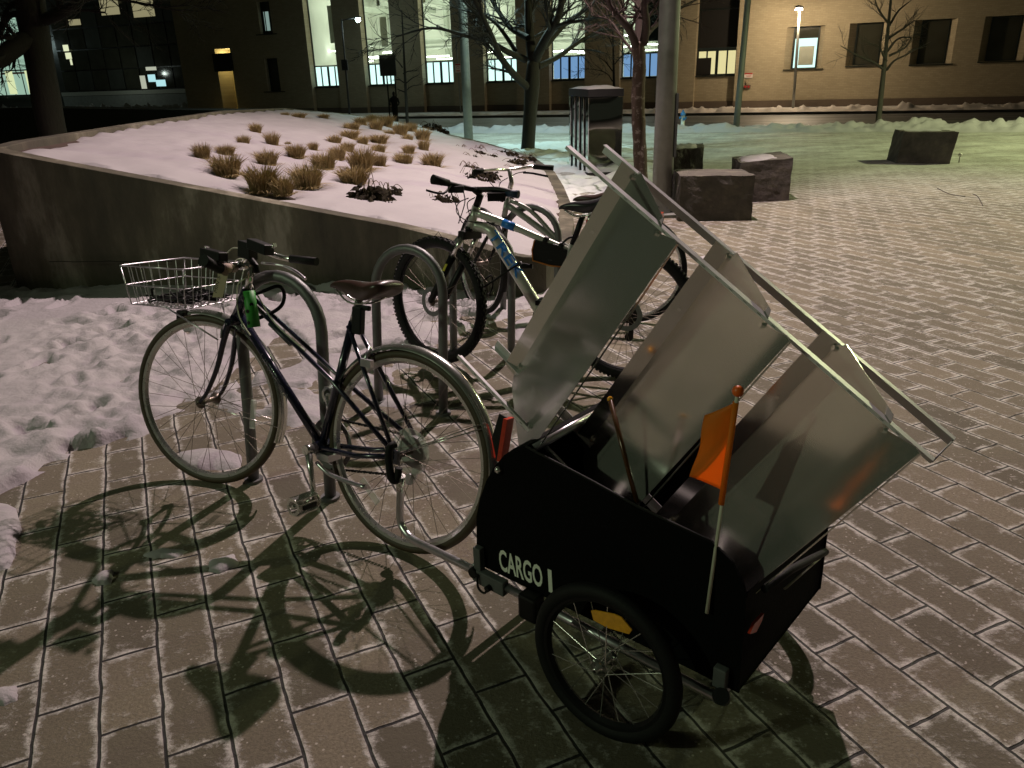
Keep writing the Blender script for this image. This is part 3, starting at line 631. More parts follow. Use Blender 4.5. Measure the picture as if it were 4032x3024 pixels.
# wall-mounted sign and standpipe
t = thing('wall_sign', 'white sign with a red band on the tan wall right of the tall pole', 'sign', W(-4.55, NW-.03, 1.3)); 
MB().box(W(-4.5, NW-.03, 1.30), SV*.17, NV*.008, (0, 0, .10)).build('plate', M['signwhite'], t); MB().box(W(-4.5, NW-.042, 1.375), SV*.165, NV*.002, (0, 0, .025)).build('red_band', M['signred'], t)
mb = MB()
for k, z in enumerate((1.29, 1.245)): mb.box(W(-4.5, NW-.042, z), SV*(.12-.03*k), NV*.002, (0, 0, .008))
mb.build('lettering', M['signred'], t)
t = thing('fire_connection', 'twin fire department pipe connection below the white wall sign', 'pipe', W(-4.55, NW-.05, .9))
MB().box(W(-4.52, NW-.03, .86), SV*.14, NV*.02, (0, 0, .07)).build('back_plate', M['plinth'], t)
mb = MB(); [mb.disc(W(-4.52+d, NW-.08, .86), NV, .045, .08, 12) for d in (-.07, .07)]; mb.build('inlet', M['signred'], t)
MB().tube([W(-4.55, NW-.05, .93), W(-4.55, NW-.05, 1.05)], .02, 6).ball(W(-4.55, NW-.05, 1.09), .045, 8, 6).build('bell', M['tagcard'], t)

# ------------------------------------------------------------------ glass building at the far left
lamp('band_fill_light', tuple(W(-49.5, 43.2, 2.6)), (.85, 1, .9), 30, .1)  # added fill without a fixture, brightens the pale band at the glass building's foot
gl = thing('glass_building', 'dark glass building with a lit entrance at the far left', 'building', W(-50, 46, 0)); NG = 46.
MB().box(W(-56.5, NG+4, 5.5), SV*14.5, NV*3.9, (0, 0, 5.5)).build('wall', simple('dark_cladding', (.035, .035, .030), .35, 0, .3, .6), gl)
for i in range(8):
    for j in range(4):
        s0 = -57.2+i*1.62; z0 = 1.55+j*1.45; rs = rnd.random()
        f = MB().box(W(s0+.80, NG-.02, z0+.70), SV*.76, NV*.02, (0, 0, .68)).build('window', M['darkglass'] if rs > .25 else simple('dusky_glass', (.06, .065, .055), .2, 0, .3, 2), gl)
mb = MB(); mb.box(W(-51, NG-.05, 1.32), SV*6.6, NV*.06, (0, 0, .14)); mb.build('sill_band', simple('pale_ledge', (.45, .45, .38), .7), gl)
mb = MB(); mb.box(W(-50.5, NG-.08, .55), SV*7.0, NV*.06, (0, 0, .60)); mb.build('base_wall', simple('snowy_base_wall', (.30, .31, .28), .8, 0, .3, 4), gl)
for s, z, w, h in ((-56.1, 4.6, .28, .22), (-56.0, 4.05, .30, .22), (-55.85, 3.6, .10, .2)): MB().box(W(s, NG-.06, z), SV*w, NV*.01, (0, 0, h)).build('lit_window', emit('pale_yellow_glow', (.80, .85, .55), .9), gl)
for s, z, w, h, m_ in ((-48.9, 2.0, .25, .45, 'w'), (-48.0, 2.25, .35, .25, 'c'), (-47.2, 1.9, .45, .22, 'c'), (-47.9, 2.9, .5, .12, 'w'), (-50.8, 7.1, .9, .5, 'y'), (-47.6, 6.9, 1.0, .6, 'y'), (-54.6, 6.3, .6, .2, 'y')):
    MB().box(W(s, NG-.055, z), SV*w, NV*.012, (0, 0, h)).build('lit_window', emit('glow', {'w': (.85, .9, .7), 'c': (.55, .95, 1), 'y': (.75, .68, .38)}[m_], {'w': .5, 'c': .8, 'y': .35}[m_]), gl)
# lit entrance bay
mb = MB(); en = emit('entrance_glow', (.55, .85, .66), .55); mb.box(W(-62.6, NG-.1, 4.3), SV*2.5, NV*.05, (0, 0, 2.9)); eb = mb.build('entrance', en, gl)
mb = MB()
for s in (-64.9, -63.8, -62.7, -61.5, -60.6): mb.box(W(s, NG-.17, 4.3), SV*.035, NV*.02, (0, 0, 2.9))
for z in (1.35, 3.2, 5.0): mb.box(W(-62.6, NG-.172, z), SV*2.5, NV*.02, (0, 0, .05))
mb.build('mullion', M['sill'], eb)
MB().box(W(-62.0, NG-.19, 3.0), SV*1.8, NV*.02, (0, 0, .07)).build('door_header', simple('red_brown_header', (.16, .05, .03), .6), eb)
text('THE PICOWER', 'lettering', M['duct'], eb, W(-61.95, NG-.2, 3.75), SV, (0, 0, 1), .22, 1.75, .01); text('FOR LEARNING', 'lettering', M['duct'], eb, W(-62.05, NG-.2, 3.35), SV, (0, 0, 1), .22, 1.9, .01)
mb = MB(); [mb.box(W(s, NG-.2, 2.3), SV*w, NV*.02, (0, 0, .85)) for s, w in ((-62.9, .42), (-60.75, .30))]; mb.build('door', emit('warm_door_glow', (.80, .90, .50), .85), eb)
mb = MB(); [mb.tube([W(-61.6, NG-2.5, 0), W(-61.6, NG-2.5, 5.2), W(-61.3, NG-2.5, 5.3)], .05, 6)]
t = thing('street_lamp', 'cool white street lamp glowing in front of the lit entrance', 'lamp', W(-61.6, NG-2.5, 0)); mb.build('pole', M['darkpole'], t); MB().ball(W(-61.3, NG-2.5, 5.1), .26, 10, 6).build('lamp_head', M['lampcyan'], t)
# snowy bank and dark low wall in front of it
o = ridge(-63, -36.5, 40, 1.6, .75, .12, .12, 0, 21).build('snow_bank', make_snow('lumpy_snow', 3, .8, .75, (.50, .50, .50))); tag(o, kind='stuff', label='lumpy snow piled in front of the dark glass building', cat='snow bank')
t = thing('low_wall', 'low black retaining wall behind the high end of the planter', 'wall', (-8, 18, 0))
A, B = aty(100, 424, 19), aty(1010, 430, 19); 
mb = MB(); mb.prism([(A[0]-6, 19, -.1), (B[0]+.6, 19, -.1), (B[0]+.4, 19, B[2]-.05), (B[0]-1.4, 19, B[2]+.02), (A[0], 19, A[2]), (A[0]-6, 19, A[2])], (0, 1.2, 0)); mb.build('wall_body', M['shoe'], t)

# ------------------------------------------------------------------ trees
def grow(mb, p, d, L, r, depth, R, spread=.55, kink=.25, minr=.004, up=.06):
    n = 4; pts = [V3(p)]; rr = [r]; d = unit(d)
    for i in range(n):
        d = unit(d+np.array([R.gauss(0, kink), R.gauss(0, kink), R.gauss(0, kink)+up])*.5); pts.append(pts[-1]+d*L/n); rr.append(r*(1-.55*(i+1)/n))
    mb.tube(pts, rr, 5 if r < .02 else 8, cap=False)
    if depth <= 0: return
    for i in range(1, n+1):
        k = 2 if i == n else (1 if R.random() < .85 else 2)
        for _ in range(k):
            ax = unit(np.array([R.gauss(0, 1), R.gauss(0, 1), R.gauss(0, .7)])); nd = unit(d+ax*spread*R.uniform(.6, 1.4)); grow(mb, pts[i], nd, L*R.uniform(.48, .75), max(minr, rr[i]*.62), depth-1, R, spread, kink, minr, up)
def limb(mb, pp, Y, r0, r1, R, twigs=2, depth=2, tl=.8, dy=0., minr=.005):
    pts = [aty(x, y, Y+dy*i/(len(pp)-1)) for i, (x, y) in enumerate(pp)]; S = spline(pts, 4); n = len(S)
    mb.tube(S, [r0+(r1-r0)*i/(n-1) for i in range(n)], 8, cap=False)
    for i in range(n//4, n, 1):
        for _ in range(twigs if R.random() < .75 else 0):
            t_ = unit(S[min(i+1, n-1)]-S[i-1]); ax = unit(np.array([R.gauss(0, 1), R.gauss(0, 1), R.gauss(.15, .7)])); grow(mb, S[i], unit(t_+ax*.8), tl*R.uniform(.5, 1.1), max(minr, (r0+(r1-r0)*i/n)*.42), depth, R, .6, .3, minr)
# big bare tree in the middle distance
R = random.Random(3); Y = 17.6; t = thing('bare_tree', 'large dark bare tree standing left of the mirror kiosk', 'tree', (.51, 17.6, 0))
tm = MB(); P = [aty(2078, 600, Y), aty(2080, 560, Y), aty(2088, 440, Y), aty(2096, 330, Y), aty(2100, 240, Y)]; tm.tube(spline(P, 4), [.21, .17, .155, .15, .148, .146, .145, .144, .143, .145, .15, .155, .16, .15, .14, .13, .12], 12); tm.build('trunk', M['bark'], t)
cm = MB()
for pp, r0, r1, dy in (([(2085, 350), (2030, 300), (1975, 230), (1930, 130), (1890, 40), (1840, -60)], .085, .03, -2), ([(2070, 235), (2000, 205), (1930, 165), (1830, 140), (1700, 110), (1560, 145)], .075, .012, -1.5), ([(2080, 150), (2010, 110), (1960, 40), (1900, -60)], .07, .03, 1.5), ([(2100, 250), (2085, 130), (2080, 0), (2085, -200)], .12, .06, .8), ([(2105, 240), (2150, 150), (2200, 60), (2230, -120)], .11, .05, -1), ([(2120, 262), (2200, 222), (2280, 165), (2360, 125), (2450, 110), (2560, 60)], .065, .012, 1.6), ([(2140, 190), (2230, 90), (2330, 20), (2420, -90)], .07, .02, 2.2), ([(2150, 150), (2200, 100), (2300, 80), (2400, 60)], .05, .014, -2), ([(1935, 170), (1880, 60), (1840, 20), (1780, -60)], .04, .012, -1), ([(2030, 200), (1960, 100), (1900, 60), (1820, 40)], .05, .015, 1.)):
    limb(cm, pp, Y, r0, r1, R, 1, 2, .80, dy)
cm.build('crown', M['bark'], t)
# reddish mottled tree behind the shelf
R = random.Random(8); Y = 9.6; t = thing('bare_tree', 'slim bare tree with mottled reddish bark close to the grey pole', 'tree', (1.66, 9.6, 0))
tm = MB(); P = [aty(2532, 815, Y), aty(2528, 780, Y), aty(2520, 600, Y), aty(2512, 400, Y), aty(2518, 250, Y), aty(2510, 165, Y)]; S = spline(P, 5); n = len(S); tm.tube(S, [.12, .105, .092]+[.084-.012*i/n+.004*math.sin(i*2.1) for i in range(n-3)], 12); tm.build('trunk', M['redbark'], t)
cm = MB()
for pp, r0, r1, dy in (([(2508, 190), (2480, 120), (2440, 70), (2400, 20), (2380, -80)], .05, .02, -.8), ([(2512, 180), (2520, 80), (2510, -10), (2490, -120)], .062, .035, .5), ([(2535, 170), (2545, 90), (2538, 20), (2560, -120)], .05, .03, -.6), ([(2530, 160), (2570, 110), (2640, 60), (2700, 20), (2800, -30)], .035, .008, .9), ([(2520, 240), (2450, 150), (2400, 80), (2330, 60)], .02, .006, 1)):
    limb(cm, pp, Y, r0, r1, R, 1, 1, .45, dy, .003)
cm.build('crown', M['darkred'], t)
# black tree at the far left
R = random.Random(12); Y = 13.; p0 = aty(225, 560, Y); t = thing('bare_tree', 'massive black tree trunk at the far left behind the planter', 'tree', (p0[0], Y, 0))
tm = MB(); P = [(p0[0], Y, 0), aty(203, 500, Y), aty(172, 330, Y), aty(140, 150, Y), aty(122, 20, Y), aty(110, -80, Y)]; S = spline(P, 4); tm.tube(S, [.215-.012*abs(math.sin(i*.5)) for i in range(len(S))], 14); tm.build('trunk', M['bark'], t)
cm = MB()
for pp, r0, r1, dy in (([(150, 150), (90, 165), (20, 215), (-60, 260)], .16, .11, -.5), ([(110, 60), (40, 60), (0, 130), (-20, 190)], .05, .03, .3), ([(120, 40), (70, 10), (30, 40), (0, 110)], .05, .03, .5), ([(170, 80), (230, 60), (290, 20), (350, -40)], .09, .04, -.5), ([(180, 60), (300, 15), (400, -10), (540, 10), (700, 40), (760, 30)], .04, .006, .6)):
    limb(cm, pp, Y, r0, r1, R, 1, 2, .6, dy, .004)
cm.build('crown', M['bark'], t)
def small_tree(base, top, r, lab, limbs, seed, mat, Y, depth=1):
    R = random.Random(seed); b = aty(*base, Y); t = thing('young_tree', lab, 'tree', (b[0], Y, 0)); tm = MB(); T = aty(*top, Y); tm.tube(spline([b-np.array([0, 0, .2]), b*.6+T*.4, T], 4), [r, r*.95, r*.9, r*.85, r*.75, r*.65, r*.5, r*.4, r*.3], 8); tm.build('trunk', M[mat], t)
    cm = MB()
    for pp in limbs: limb(cm, pp, Y, r*.42, r*.12, R, 1, depth, .55, R.uniform(-.8, .8), .006)
    cm.build('crown', M[mat], t)
small_tree((3458, 488), (3512, -40), .085, 'young bare tree standing in the snow bank before the right part of the tan wall',
    [[(3487, 280), (3440, 245), (3370, 215), (3310, 180)], [(3492, 275), (3520, 240), (3570, 215), (3610, 190)], [(3490, 240), (3470, 200), (3465, 170)], [(3495, 200), (3540, 150), (3600, 150)], [(3500, 150), (3560, 110), (3600, 80)], [(3505, 100), (3460, 40), (3440, -20)], [(3508, 90), (3540, 40), (3590, 0)], [(3500, 220), (3560, 190), (3590, 150)]], 4, 'palebark', 22.9)
small_tree((1604, 490), (1582, 40), .055, 'thin dark young tree just right of the blank double posted sign', [[(1594, 362), (1620, 340), (1650, 335)], [(1592, 362), (1575, 355), (1560, 350)], [(1592, 335), (1620, 310), (1648, 295)], [(1590, 325), (1575, 315), (1560, 312)], [(1588, 290), (1610, 280), (1640, 278)], [(1584, 265), (1570, 245), (1555, 233)]], 5, 'bark', 26.5, 0)
small_tree((2420, 430), (2412, 70), .06, 'thin bare sapling against the wall left of the mottled tree', [[(2412, 320), (2390, 290), (2350, 275), (2290, 270)], [(2412, 280), (2380, 240), (2345, 220)], [(2414, 260), (2450, 220), (2490, 200)], [(2412, 180), (2390, 130), (2360, 100)]], 6, 'bark', 30., 1)

# ------------------------------------------------------------------ poles, lamps, signs, hydrant
def polething(name, lab, cat, base, top, r0, r1, mat, n=16): 
    t = thing(name, lab, cat, base); MB().tube([V3(base)+k*(V3(top)-V3(base)) for k in (0, .25, .5, .75, 1)], [r0+(r1-r0)*k for k in (0, .25, .5, .75, 1)], n).build('pole', mat, t); return t
t = polething('street_lamp', 'thick grey lamp pole rising behind the metal shelf', 'lamp post', (1.71, 8.65, 0), (1.71, 8.65, 6.9), .112, .098, M['polepaint'], 8)
MB().box((1.71, 8.65, .02), (.17, 0, 0), (0, .17, 0), (0, 0, .02)).build('base_plate', M['polepaint'], t, bevel=.01)
MB().box((1.815, 8.6, .95), (.012, 0, 0), (0, .03, 0), (0, 0, .32)).build('access_strip', M['grey'], t)
MB().tube([(1.71, 8.65, 6.85), (1.68, 8.58, 6.98), (KEY[0], KEY[1], 6.98)], .04, 8).build('arm', M['polepaint'], t)
MB().disc((KEY[0], KEY[1], 6.93), (0, 0, 1), .22, .10, 20).build('lamp_head', M['darkpole'], t)
t = polething('street_lamp', 'thick blue grey pole between the third and fourth lit windows', 'lamp post', gnd(1846, 556), gnd(1846, 556)+np.array([0, 0, 6.]), .115, .10, M['polepaint'])
b = gnd(1846, 556); MB().tube([b+np.array([0, 0, 5.9]), (-.3, 20.3, 5.95)], .04, 8).build('arm', M['polepaint'], t); MB().disc((-.3, 20.3, 5.85), (0, 0, 1), .22, .1, 16).build('lamp_head', M['darkpole'], t)
b = gnd(2898, 508); t = polething('utility_pole', 'slender dark pole planted in the snow bank right of the hydrant', 'pole', b, b+np.array([.12, 0, 6.]), .085, .07, M['polepaint'])
b = V3((11.53, 32.61, 0)); t = polething('street_lamp', 'glowing street lamp in front of the small lit window', 'street lamp', b, (11.43, 32.65, 3.55), .055, .045, M['polepaint'])
MB().lathe((11.36, 32.55, 3.66), (0, 0, 1), [(.001, .09), (.14, .06), (.17, 0), (.12, -.03), (.001, -.03)], 20).build('lamp_head', M['darkpole'], t); MB().disc((11.36, 32.55, 3.60), (0, 0, 1), .13, .05, 20).build('lamp_lens', M['lampglow'], t)
b = V3((-7.59, 40.38, 0)); b = W(-23.05, 34, 0); t = polething('street_lamp', 'slim street lamp with a bright cool head between the first two lit windows', 'street lamp', b, W(-22.97, 34, 4.3), .055, .04, M['darkpole'])
MB().tube([W(-22.97, 34, 4.25), W(-22.2, 34, 4.32)], .03, 6).build('arm', M['darkpole'], t); MB().lathe(W(-22.05, 34, 4.30), (0, 0, 1), [(.001, .08), (.16, .05), (.19, 0), (.001, -.02)], 16).build('lamp_head', M['darkpole'], t)
MB().ball(W(-22.05, 33.98, 4.24), .12, 10, 6).build('lamp_lens', M['lampcyan'], t); MB().box(W(-22.98, 33.9, 2.3), SV*.17, NV*.03, (0, 0, .24)).build('back_sign', M['darkpole'], t)
# parking sign beside the blue-grey pole
b = gnd(1815, 447); T = plane(1795, 150, b, (0, 1, 0)); t = thing('parking_sign', 'small white and red sign on a thin post left of the blue grey pole', 'sign', b); MB().tube([b, (T[0], b[1], T[2])], .03, 6).build('post', M['polepaint'], t)
c = plane(1803, 268, b+np.array([0, -.06, 0]), (0, 1, 0)); MB().box(c, (.125, 0, 0), (0, .008, 0), (0, 0, .19)).build('plate', M['signwhite'], t); MB().box(c+np.array([0, -.011, .15]), (.12, 0, 0), (0, .002, 0), (0, 0, .03)).build('red_band', M['signred'], t)
mb = MB(); mb.lathe(c+np.array([0, -.011, .03]), (0, 1, 0), [(.045, 0), (.06, 0)], 16); mb.box(c+np.array([0, -.011, -.12]), (.08, 0, 0), (0, .002, 0), (0, 0, .02)); mb.build('lettering', M['signred'], t)
# double-post blank sign and the figure behind it
Yb = 31.; t = thing('blank_sign', 'dark rectangular sign board on two tall black posts', 'sign', aty(1545, 470, Yb))
c0, c1 = aty(1500, 300, Yb), aty(1553, 215, Yb); MB().box(((c0[0]+c1[0])/2, Yb, (c0[2]+c1[2])/2), ((c1[0]-c0[0])/2+.02, 0, 0), (0, .03, 0), (0, 0, (c1[2]-c0[2])/2)).build('board', simple('dull_sign_back', (.05, .048, .044), .6), t)
for a_, b_ in (((1516, 216), (1535, 470)), ((1547, 212), (1566, 472))): 
    A, B = aty(*a_, Yb), aty(*b_, Yb); MB().tube([(A[0], Yb+.05, A[2]), (B[0], Yb+.05, 0)], .028, 6).build('post', M['shoe'], t)
Yp = 31.6; b = aty(1557, 458, Yp); hgt = aty(1544, 360, Yp)[2]; b = V3((b[0], Yp, .0)); s_ = hgt/1.75
t = thing('person', 'person in a long dark coat standing behind the double posted sign', 'person', b)
def body():
    mb = MB(); prof = [(.0, .09, .07), (.25, .115, .09), (.6, .17, .12), (.85, .19, .13), (1.0, .175, .13), (1.2, .20, .14), (1.38, .215, .13), (1.46, .14, .10), (1.50, .065, .065), (1.55, .07, .075), (1.62, .085, .10), (1.70, .075, .09), (1.75, .02, .02)]
    vs = []; n = 14
    for z, a_, b_ in prof: vs += [(b[0]+s_*a_*math.cos(k*2*math.pi/n), b[1]+s_*b_*math.sin(k*2*math.pi/n), s_*z) for k in range(n)]
    fs = [(i*n+k, i*n+(k+1) % n, (i+1)*n+(k+1) % n, (i+1)*n+k) for i in range(len(prof)-1) for k in range(n)]
    mb.add(vs, fs, True)
    for sd in (-1, 1):
        mb.tube(spline([b+s_*np.array([sd*.19, 0, 1.38]), b+s_*np.array([sd*.27, -.02, 1.12]), b+s_*np.array([sd*.20, -.18, .98])], 4), [s_*(.065-.02*i/8) for i in range(9)], 8)
        mb.tube([b+s_*np.array([sd*.08, 0, .3]), b+s_*np.array([sd*.085, 0, .02])], s_*.055, 8); mb.box(b+s_*np.array([sd*.085, -.05, .03]), (s_*.045, 0, 0), (0, s_*.12, 0), (0, 0, s_*.03))
    return mb
body().build('coat', M['coat'], t)
mb = MB(); mb.ball(b+s_*np.array([-.20, -.20, .97]), s_*.045, 8, 6); [mb.tube([b+s_*np.array([-.20+k*.02, -.21, .97]), b+s_*np.array([-.17+k*.02, -.27, .96])], s_*.01, 5) for k in range(-2, 3)]; mb.build('hand', M['skin'], t)
# hydrant
b = gnd(2687, 504); t = thing('fire_hydrant', 'white fire hydrant with a blue cap in the snow bank', 'hydrant', b); H_ = .50
MB().lathe(b, (0, 0, 1), [(.07, 0), (.075, .02), (.075, .05), (.055, .055), (.055, .34), (.07, .345)], 16).build('barrel', M['hydwhite'], t)
MB().lathe(b, (0, 0, 1), [(.075, .345), (.075, .37), (.055, .43), (.025, .455), (.025, .49), (.001, .49)], 16).build('cap', M['bluecap'], t)
mb = MB(); [mb.disc(b+np.array([sd*.075, 0, .28]), (1, 0, 0), .032, .06, 12) for sd in (-1, 1)]; mb.disc(b+np.array([.02, -.07, .25]), (0, 1, 0), .04, .05, 12); mb.build('outlet', M['bluecap'], t)
# mirror-polished kiosk with fins
t = thing('mirror_kiosk', 'mirror polished steel kiosk of upright slabs with snow on top', 'kiosk', (1.5, 12.6, 0))
A, B = V3((1.29, 12.48, 0)), V3((1.82, 12.51, 0)); fd = unit((-.17, 1.57, 0)); wd = unit(B-A); HK = 1.27
mb = MB(); c = (A+B)/2+fd*.09; mb.box(c+np.array([0, 0, .05+(HK-.16)/2]), wd*.265, fd*.09, (0, 0, (HK-.16)/2)); mb.build('front_slab', M['mirror'], t, bevel=.006)
MB().box(c+np.array([0, 0, .02]), wd*.28, fd*.10, (0, 0, .028)).build('base', M['shoe'], t)
for k in range(1, 5):
    c2 = (A+B)/2+fd*(.09+.36*k); MB().box(c2+np.array([0, 0, (HK-.11)/2]), wd*.262, fd*.075, (0, 0, (HK-.11)/2)).build('slab', M['mirror'], t, bevel=.006)
for k in range(4):
    c2 = (A+B)/2+fd*(.27+.36*k)-wd*.0; MB().box(c2+np.array([0, 0, (HK-.12)/2]), wd*.25, fd*.045, (0, 0, (HK-.12)/2)).build('fin', M['shoe'], t)
MB().box((A+B)/2+fd*.78+np.array([0, 0, HK-.05]), wd*.272, fd*.80, (0, 0, .055)).build('roof', M['shoe'], t, bevel=.006)
c = (A+B)/2+fd*.78
heightsheet(np.arange(-.27, .271, .03), np.arange(-.79, .791, .04), lambda x, y: .0+.035*max(0, (1-(abs(x)/.28)**4)*(1-(abs(y)/.8)**6))*(1+.8*nz(x, y, 3, 5)), lambda x, y, z: c+wd*x+fd*y+np.array([0, 0, HK+.006+z])).build('snow_cap', M['snowp'], t)
# rough granite blocks
def block(lab, base_l, base_r, hl, hr, dep, dang, seed, snow=None, tilt=0., extra=0):
    A, B = gnd(*base_l), gnd(*base_r); wdir = unit(B-A); w = np.linalg.norm(B-A); dd = np.array([math.cos(dang), math.sin(dang), 0]); t = thing('stone_block', lab, 'stone block', (A+B)/2, 'rough granite seating blocks on the plaza')
    N_ = 12; vs = []; fs = []; ids = {}
    def P(i, j, k):
        key = (i, j, k)
        if key not in ids:
            u, v, z = i/N_, j/N_, k/N_; h = hl+(hr-hl)*u; jag = lambda s: .013*fbm(u*3, v*3+z*3, seed+s, 1, 4)
            p = A+wdir*(w*u+tilt*z)+dd*dep*v+np.array([0, 0, h*z]); ids[key] = len(vs); e = .0 if k == 0 else 1
            rn = np.array([jag(0), jag(7), jag(13)*e]); vs.append(p+rn)
        return ids[key]
    R_ = range(N_)
    for a in R_:
        for b_ in R_:
            for kk in (0, N_):
                q = [P(a, b_, kk), P(a+1, b_, kk), P(a+1, b_+1, kk), P(a, b_+1, kk)]; fs.append(q if kk else q[::-1])
                q = [P(kk, a, b_), P(kk, a+1, b_), P(kk, a+1, b_+1), P(kk, a, b_+1)]; fs.append(q if kk else q[::-1])
                q = [P(a, kk, b_), P(a, kk, b_+1), P(a+1, kk, b_+1), P(a+1, kk, b_)]; fs.append(q if kk else q[::-1])
    MB().add(vs, fs).build('rock', M['stone'], t)
    if snow:
        u0, u1, v0, v1 = snow; c = A+wdir*tilt
        heightsheet(np.linspace(u0, u1, 22), np.linspace(v0, v1, 22), lambda u, v: -.02+.05*max(-.3, (1-(abs(2*(u-u0)/(u1-u0)-1))**4)*(1-(abs(2*(v-v0)/(v1-v0)-1))**4))*(.8+.4*nz(u*6, v*6, seed, 1)), lambda u, v, z: c+wdir*w*u+dd*dep*v+np.array([0, 0, hl+(hr-hl)*u+z])).build('snow_cap', M['snowp'], t)
    return t
block('tall brown stone block with patchy snow on top beside the grey pole', (2640, 760), (2762, 752), .55, .55, .75, 1.35, 1, (.0, .85, .1, .95))
block('nearest dark stone block with bare rough sides', (2672, 872), (2958, 868), .47, .46, .62, 1.50, 2, None, .0)
block('stone block with a clean snow cushion on top behind the nearest one', (2905, 799), (3106, 790), .46, .50, .80, 1.42, 3, (.0, .8, .03, .9))
block('lone squat grey stone block far out on the plaza', (3528, 642), (3738, 646), .49, .485, .55, 1.4, 4, (.05, .9, .3, .9), .06)
# marker post beside the lone block
b = gnd(3776, 640); t = thing('marker_post', 'tiny white marker stub in the snow right of the lone block', 'post', b); MB().tube([b, b+np.array([0, 0, .10])], .012, 8).build('stub', M['signwhite'], t); MB().ball(b+np.array([0, 0, .12]), .03, 10, 6).build('knob', M['signwhite'], t)
# bike racks: inverted U
def rack(l, r, h, lab, lean=6):
    a, b = V3((*l, 0)), V3((*r, 0)); d = unit(b-a); w = np.linalg.norm(b-a); t = thing('bike_rack', lab, 'bike rack', (a+b)/2, 'inverted U bike racks along the planter'); R0 = w/2; UZ = unit(np.array([0, 0, math.cos(math.radians(lean))])+unit(np.cross([0, 0, 1], d))*math.sin(math.radians(lean))); pts = [a, a+UZ*((h-R0)*.5), a+UZ*(h-R0)]
    pts += [(a+b)/2+d*(-R0*math.cos(k*math.pi/14))+UZ*(h-R0+R0*math.sin(k*math.pi/14)) for k in range(1, 14)]; pts += [b+UZ*(h-R0), b+UZ*((h-R0)*.5), b]
    MB().tube(pts, .0218, 14).build('hoop', M['steel'], t)
    for p in (a, b):
        MB().disc(p+np.array([0, 0, .006]), (0, 0, 1), .036, .012, 20).build('foot', M['steel'], t)
rack((-1.039, 2.741), (-.701, 2.582), .83, 'grey hoop rack holding the navy bicycle')
rack((-.656, 3.519), (-.327, 3.345), .76, 'grey hoop rack standing between the two nearest bicycles')
rack((-.331, 4.248), (.001, 4.138), .70, 'grey hoop rack behind the mountain bike front wheel')
rack((-.045, 5.03), (.30, 4.86), .70, 'grey hoop rack farthest back beside the silver city bike')

# ------------------------------------------------------------------ bicycle parts
def wheel(par, c, fw, up, R, tr, tyre, rimm, spk, nsp=36, rimw=.013, rimd=.020, hubr=.018, hubw=.05, knob=False, sr=.0010, name='wheel', label=None):
    c = V3(c); fw = unit(fw); up = unit(up); ax = np.cross(fw, up)
    hb = MB(); hb.lathe(c, ax, [(.004, -hubw-.012), (.007, -hubw-.012), (.007, -hubw), (hubr+.006, -hubw+.006), (hubr*.6, -hubw+.014), (hubr*.55, 0), (hubr*.6, hubw-.014), (hubr+.006, hubw-.006), (.007, hubw), (.007, hubw+.012), (.004, hubw+.012)], 20); w = hb.build(name, spk, par, label=label)
    RT = R-tr; prof = [(RT+tr*math.cos(a), tr*math.sin(a)*1.0) for a in np.linspace(-math.pi*.82, math.pi*.82, 15)]
    tm = MB().lathe(c, ax, prof, 90)
    if knob:
        for i in range(96):
            a = 2*math.pi*i/96; d = fw*math.cos(a)+up*math.sin(a); tg = -fw*math.sin(a)+up*math.cos(a)
            for o_, q in (((-.55, 0), (.55, 0), (0, .5), (1.05, .5), (-1.05, .5)))[i % 2:] if False else (((.0, 0) if i % 2 else (.5, 0)), ((1.0, .3)), ((-1.0, .3)), ((-.5, 0))):
                ang = o_*.75; cc = c+d*(RT+tr*math.cos(ang))+ax*tr*math.sin(ang); tm.box(cc, tg*.0065, ax*.0055*math.cos(ang)+d*.001, d*.0035)
    tm.build('tyre', tyre, w)
    Ri = RT-tr*.55; MB().lathe(c, ax, [(Ri+.006, -rimw), (Ri+.006, rimw), (Ri-rimd*.6, rimw*.8), (Ri-rimd, 0), (Ri-rimd*.6, -rimw*.8), (Ri+.006, -rimw)], 90, smooth=False).build('rim', rimm, w)
    sm = MB()
    for i in range(nsp):
        sd = 1 if i % 2 else -1; a = 2*math.pi*i/nsp; off = (1 if (i//2) % 2 else -1)*1.15; e = c+(fw*math.cos(a)+up*math.sin(a))*(Ri-rimd*.8)+ax*sd*.002; h = c+(fw*math.cos(a+off)+up*math.sin(a+off))*(hubr+.002)+ax*sd*(hubw-.006); sm.tube([h, e], sr, 4, cap=False)
    sm.build('spoke_lacing', spk, w); return w
def fender(par, c, fw, up, R, a0, a1, mat, wd=.025):
    c = V3(c); fw, up = unit(fw), unit(up); ax = np.cross(fw, up); prof = [(R-.012, -wd), (R-.004, -wd*.85), (R+.003, -wd*.4), (R+.005, 0), (R+.003, wd*.4), (R-.004, wd*.85), (R-.012, wd)]
    return MB().lathe(c, ax, prof, 40, a0=math.radians(a0), a1=math.radians(a1), ref=fw).build('fender', mat, par)
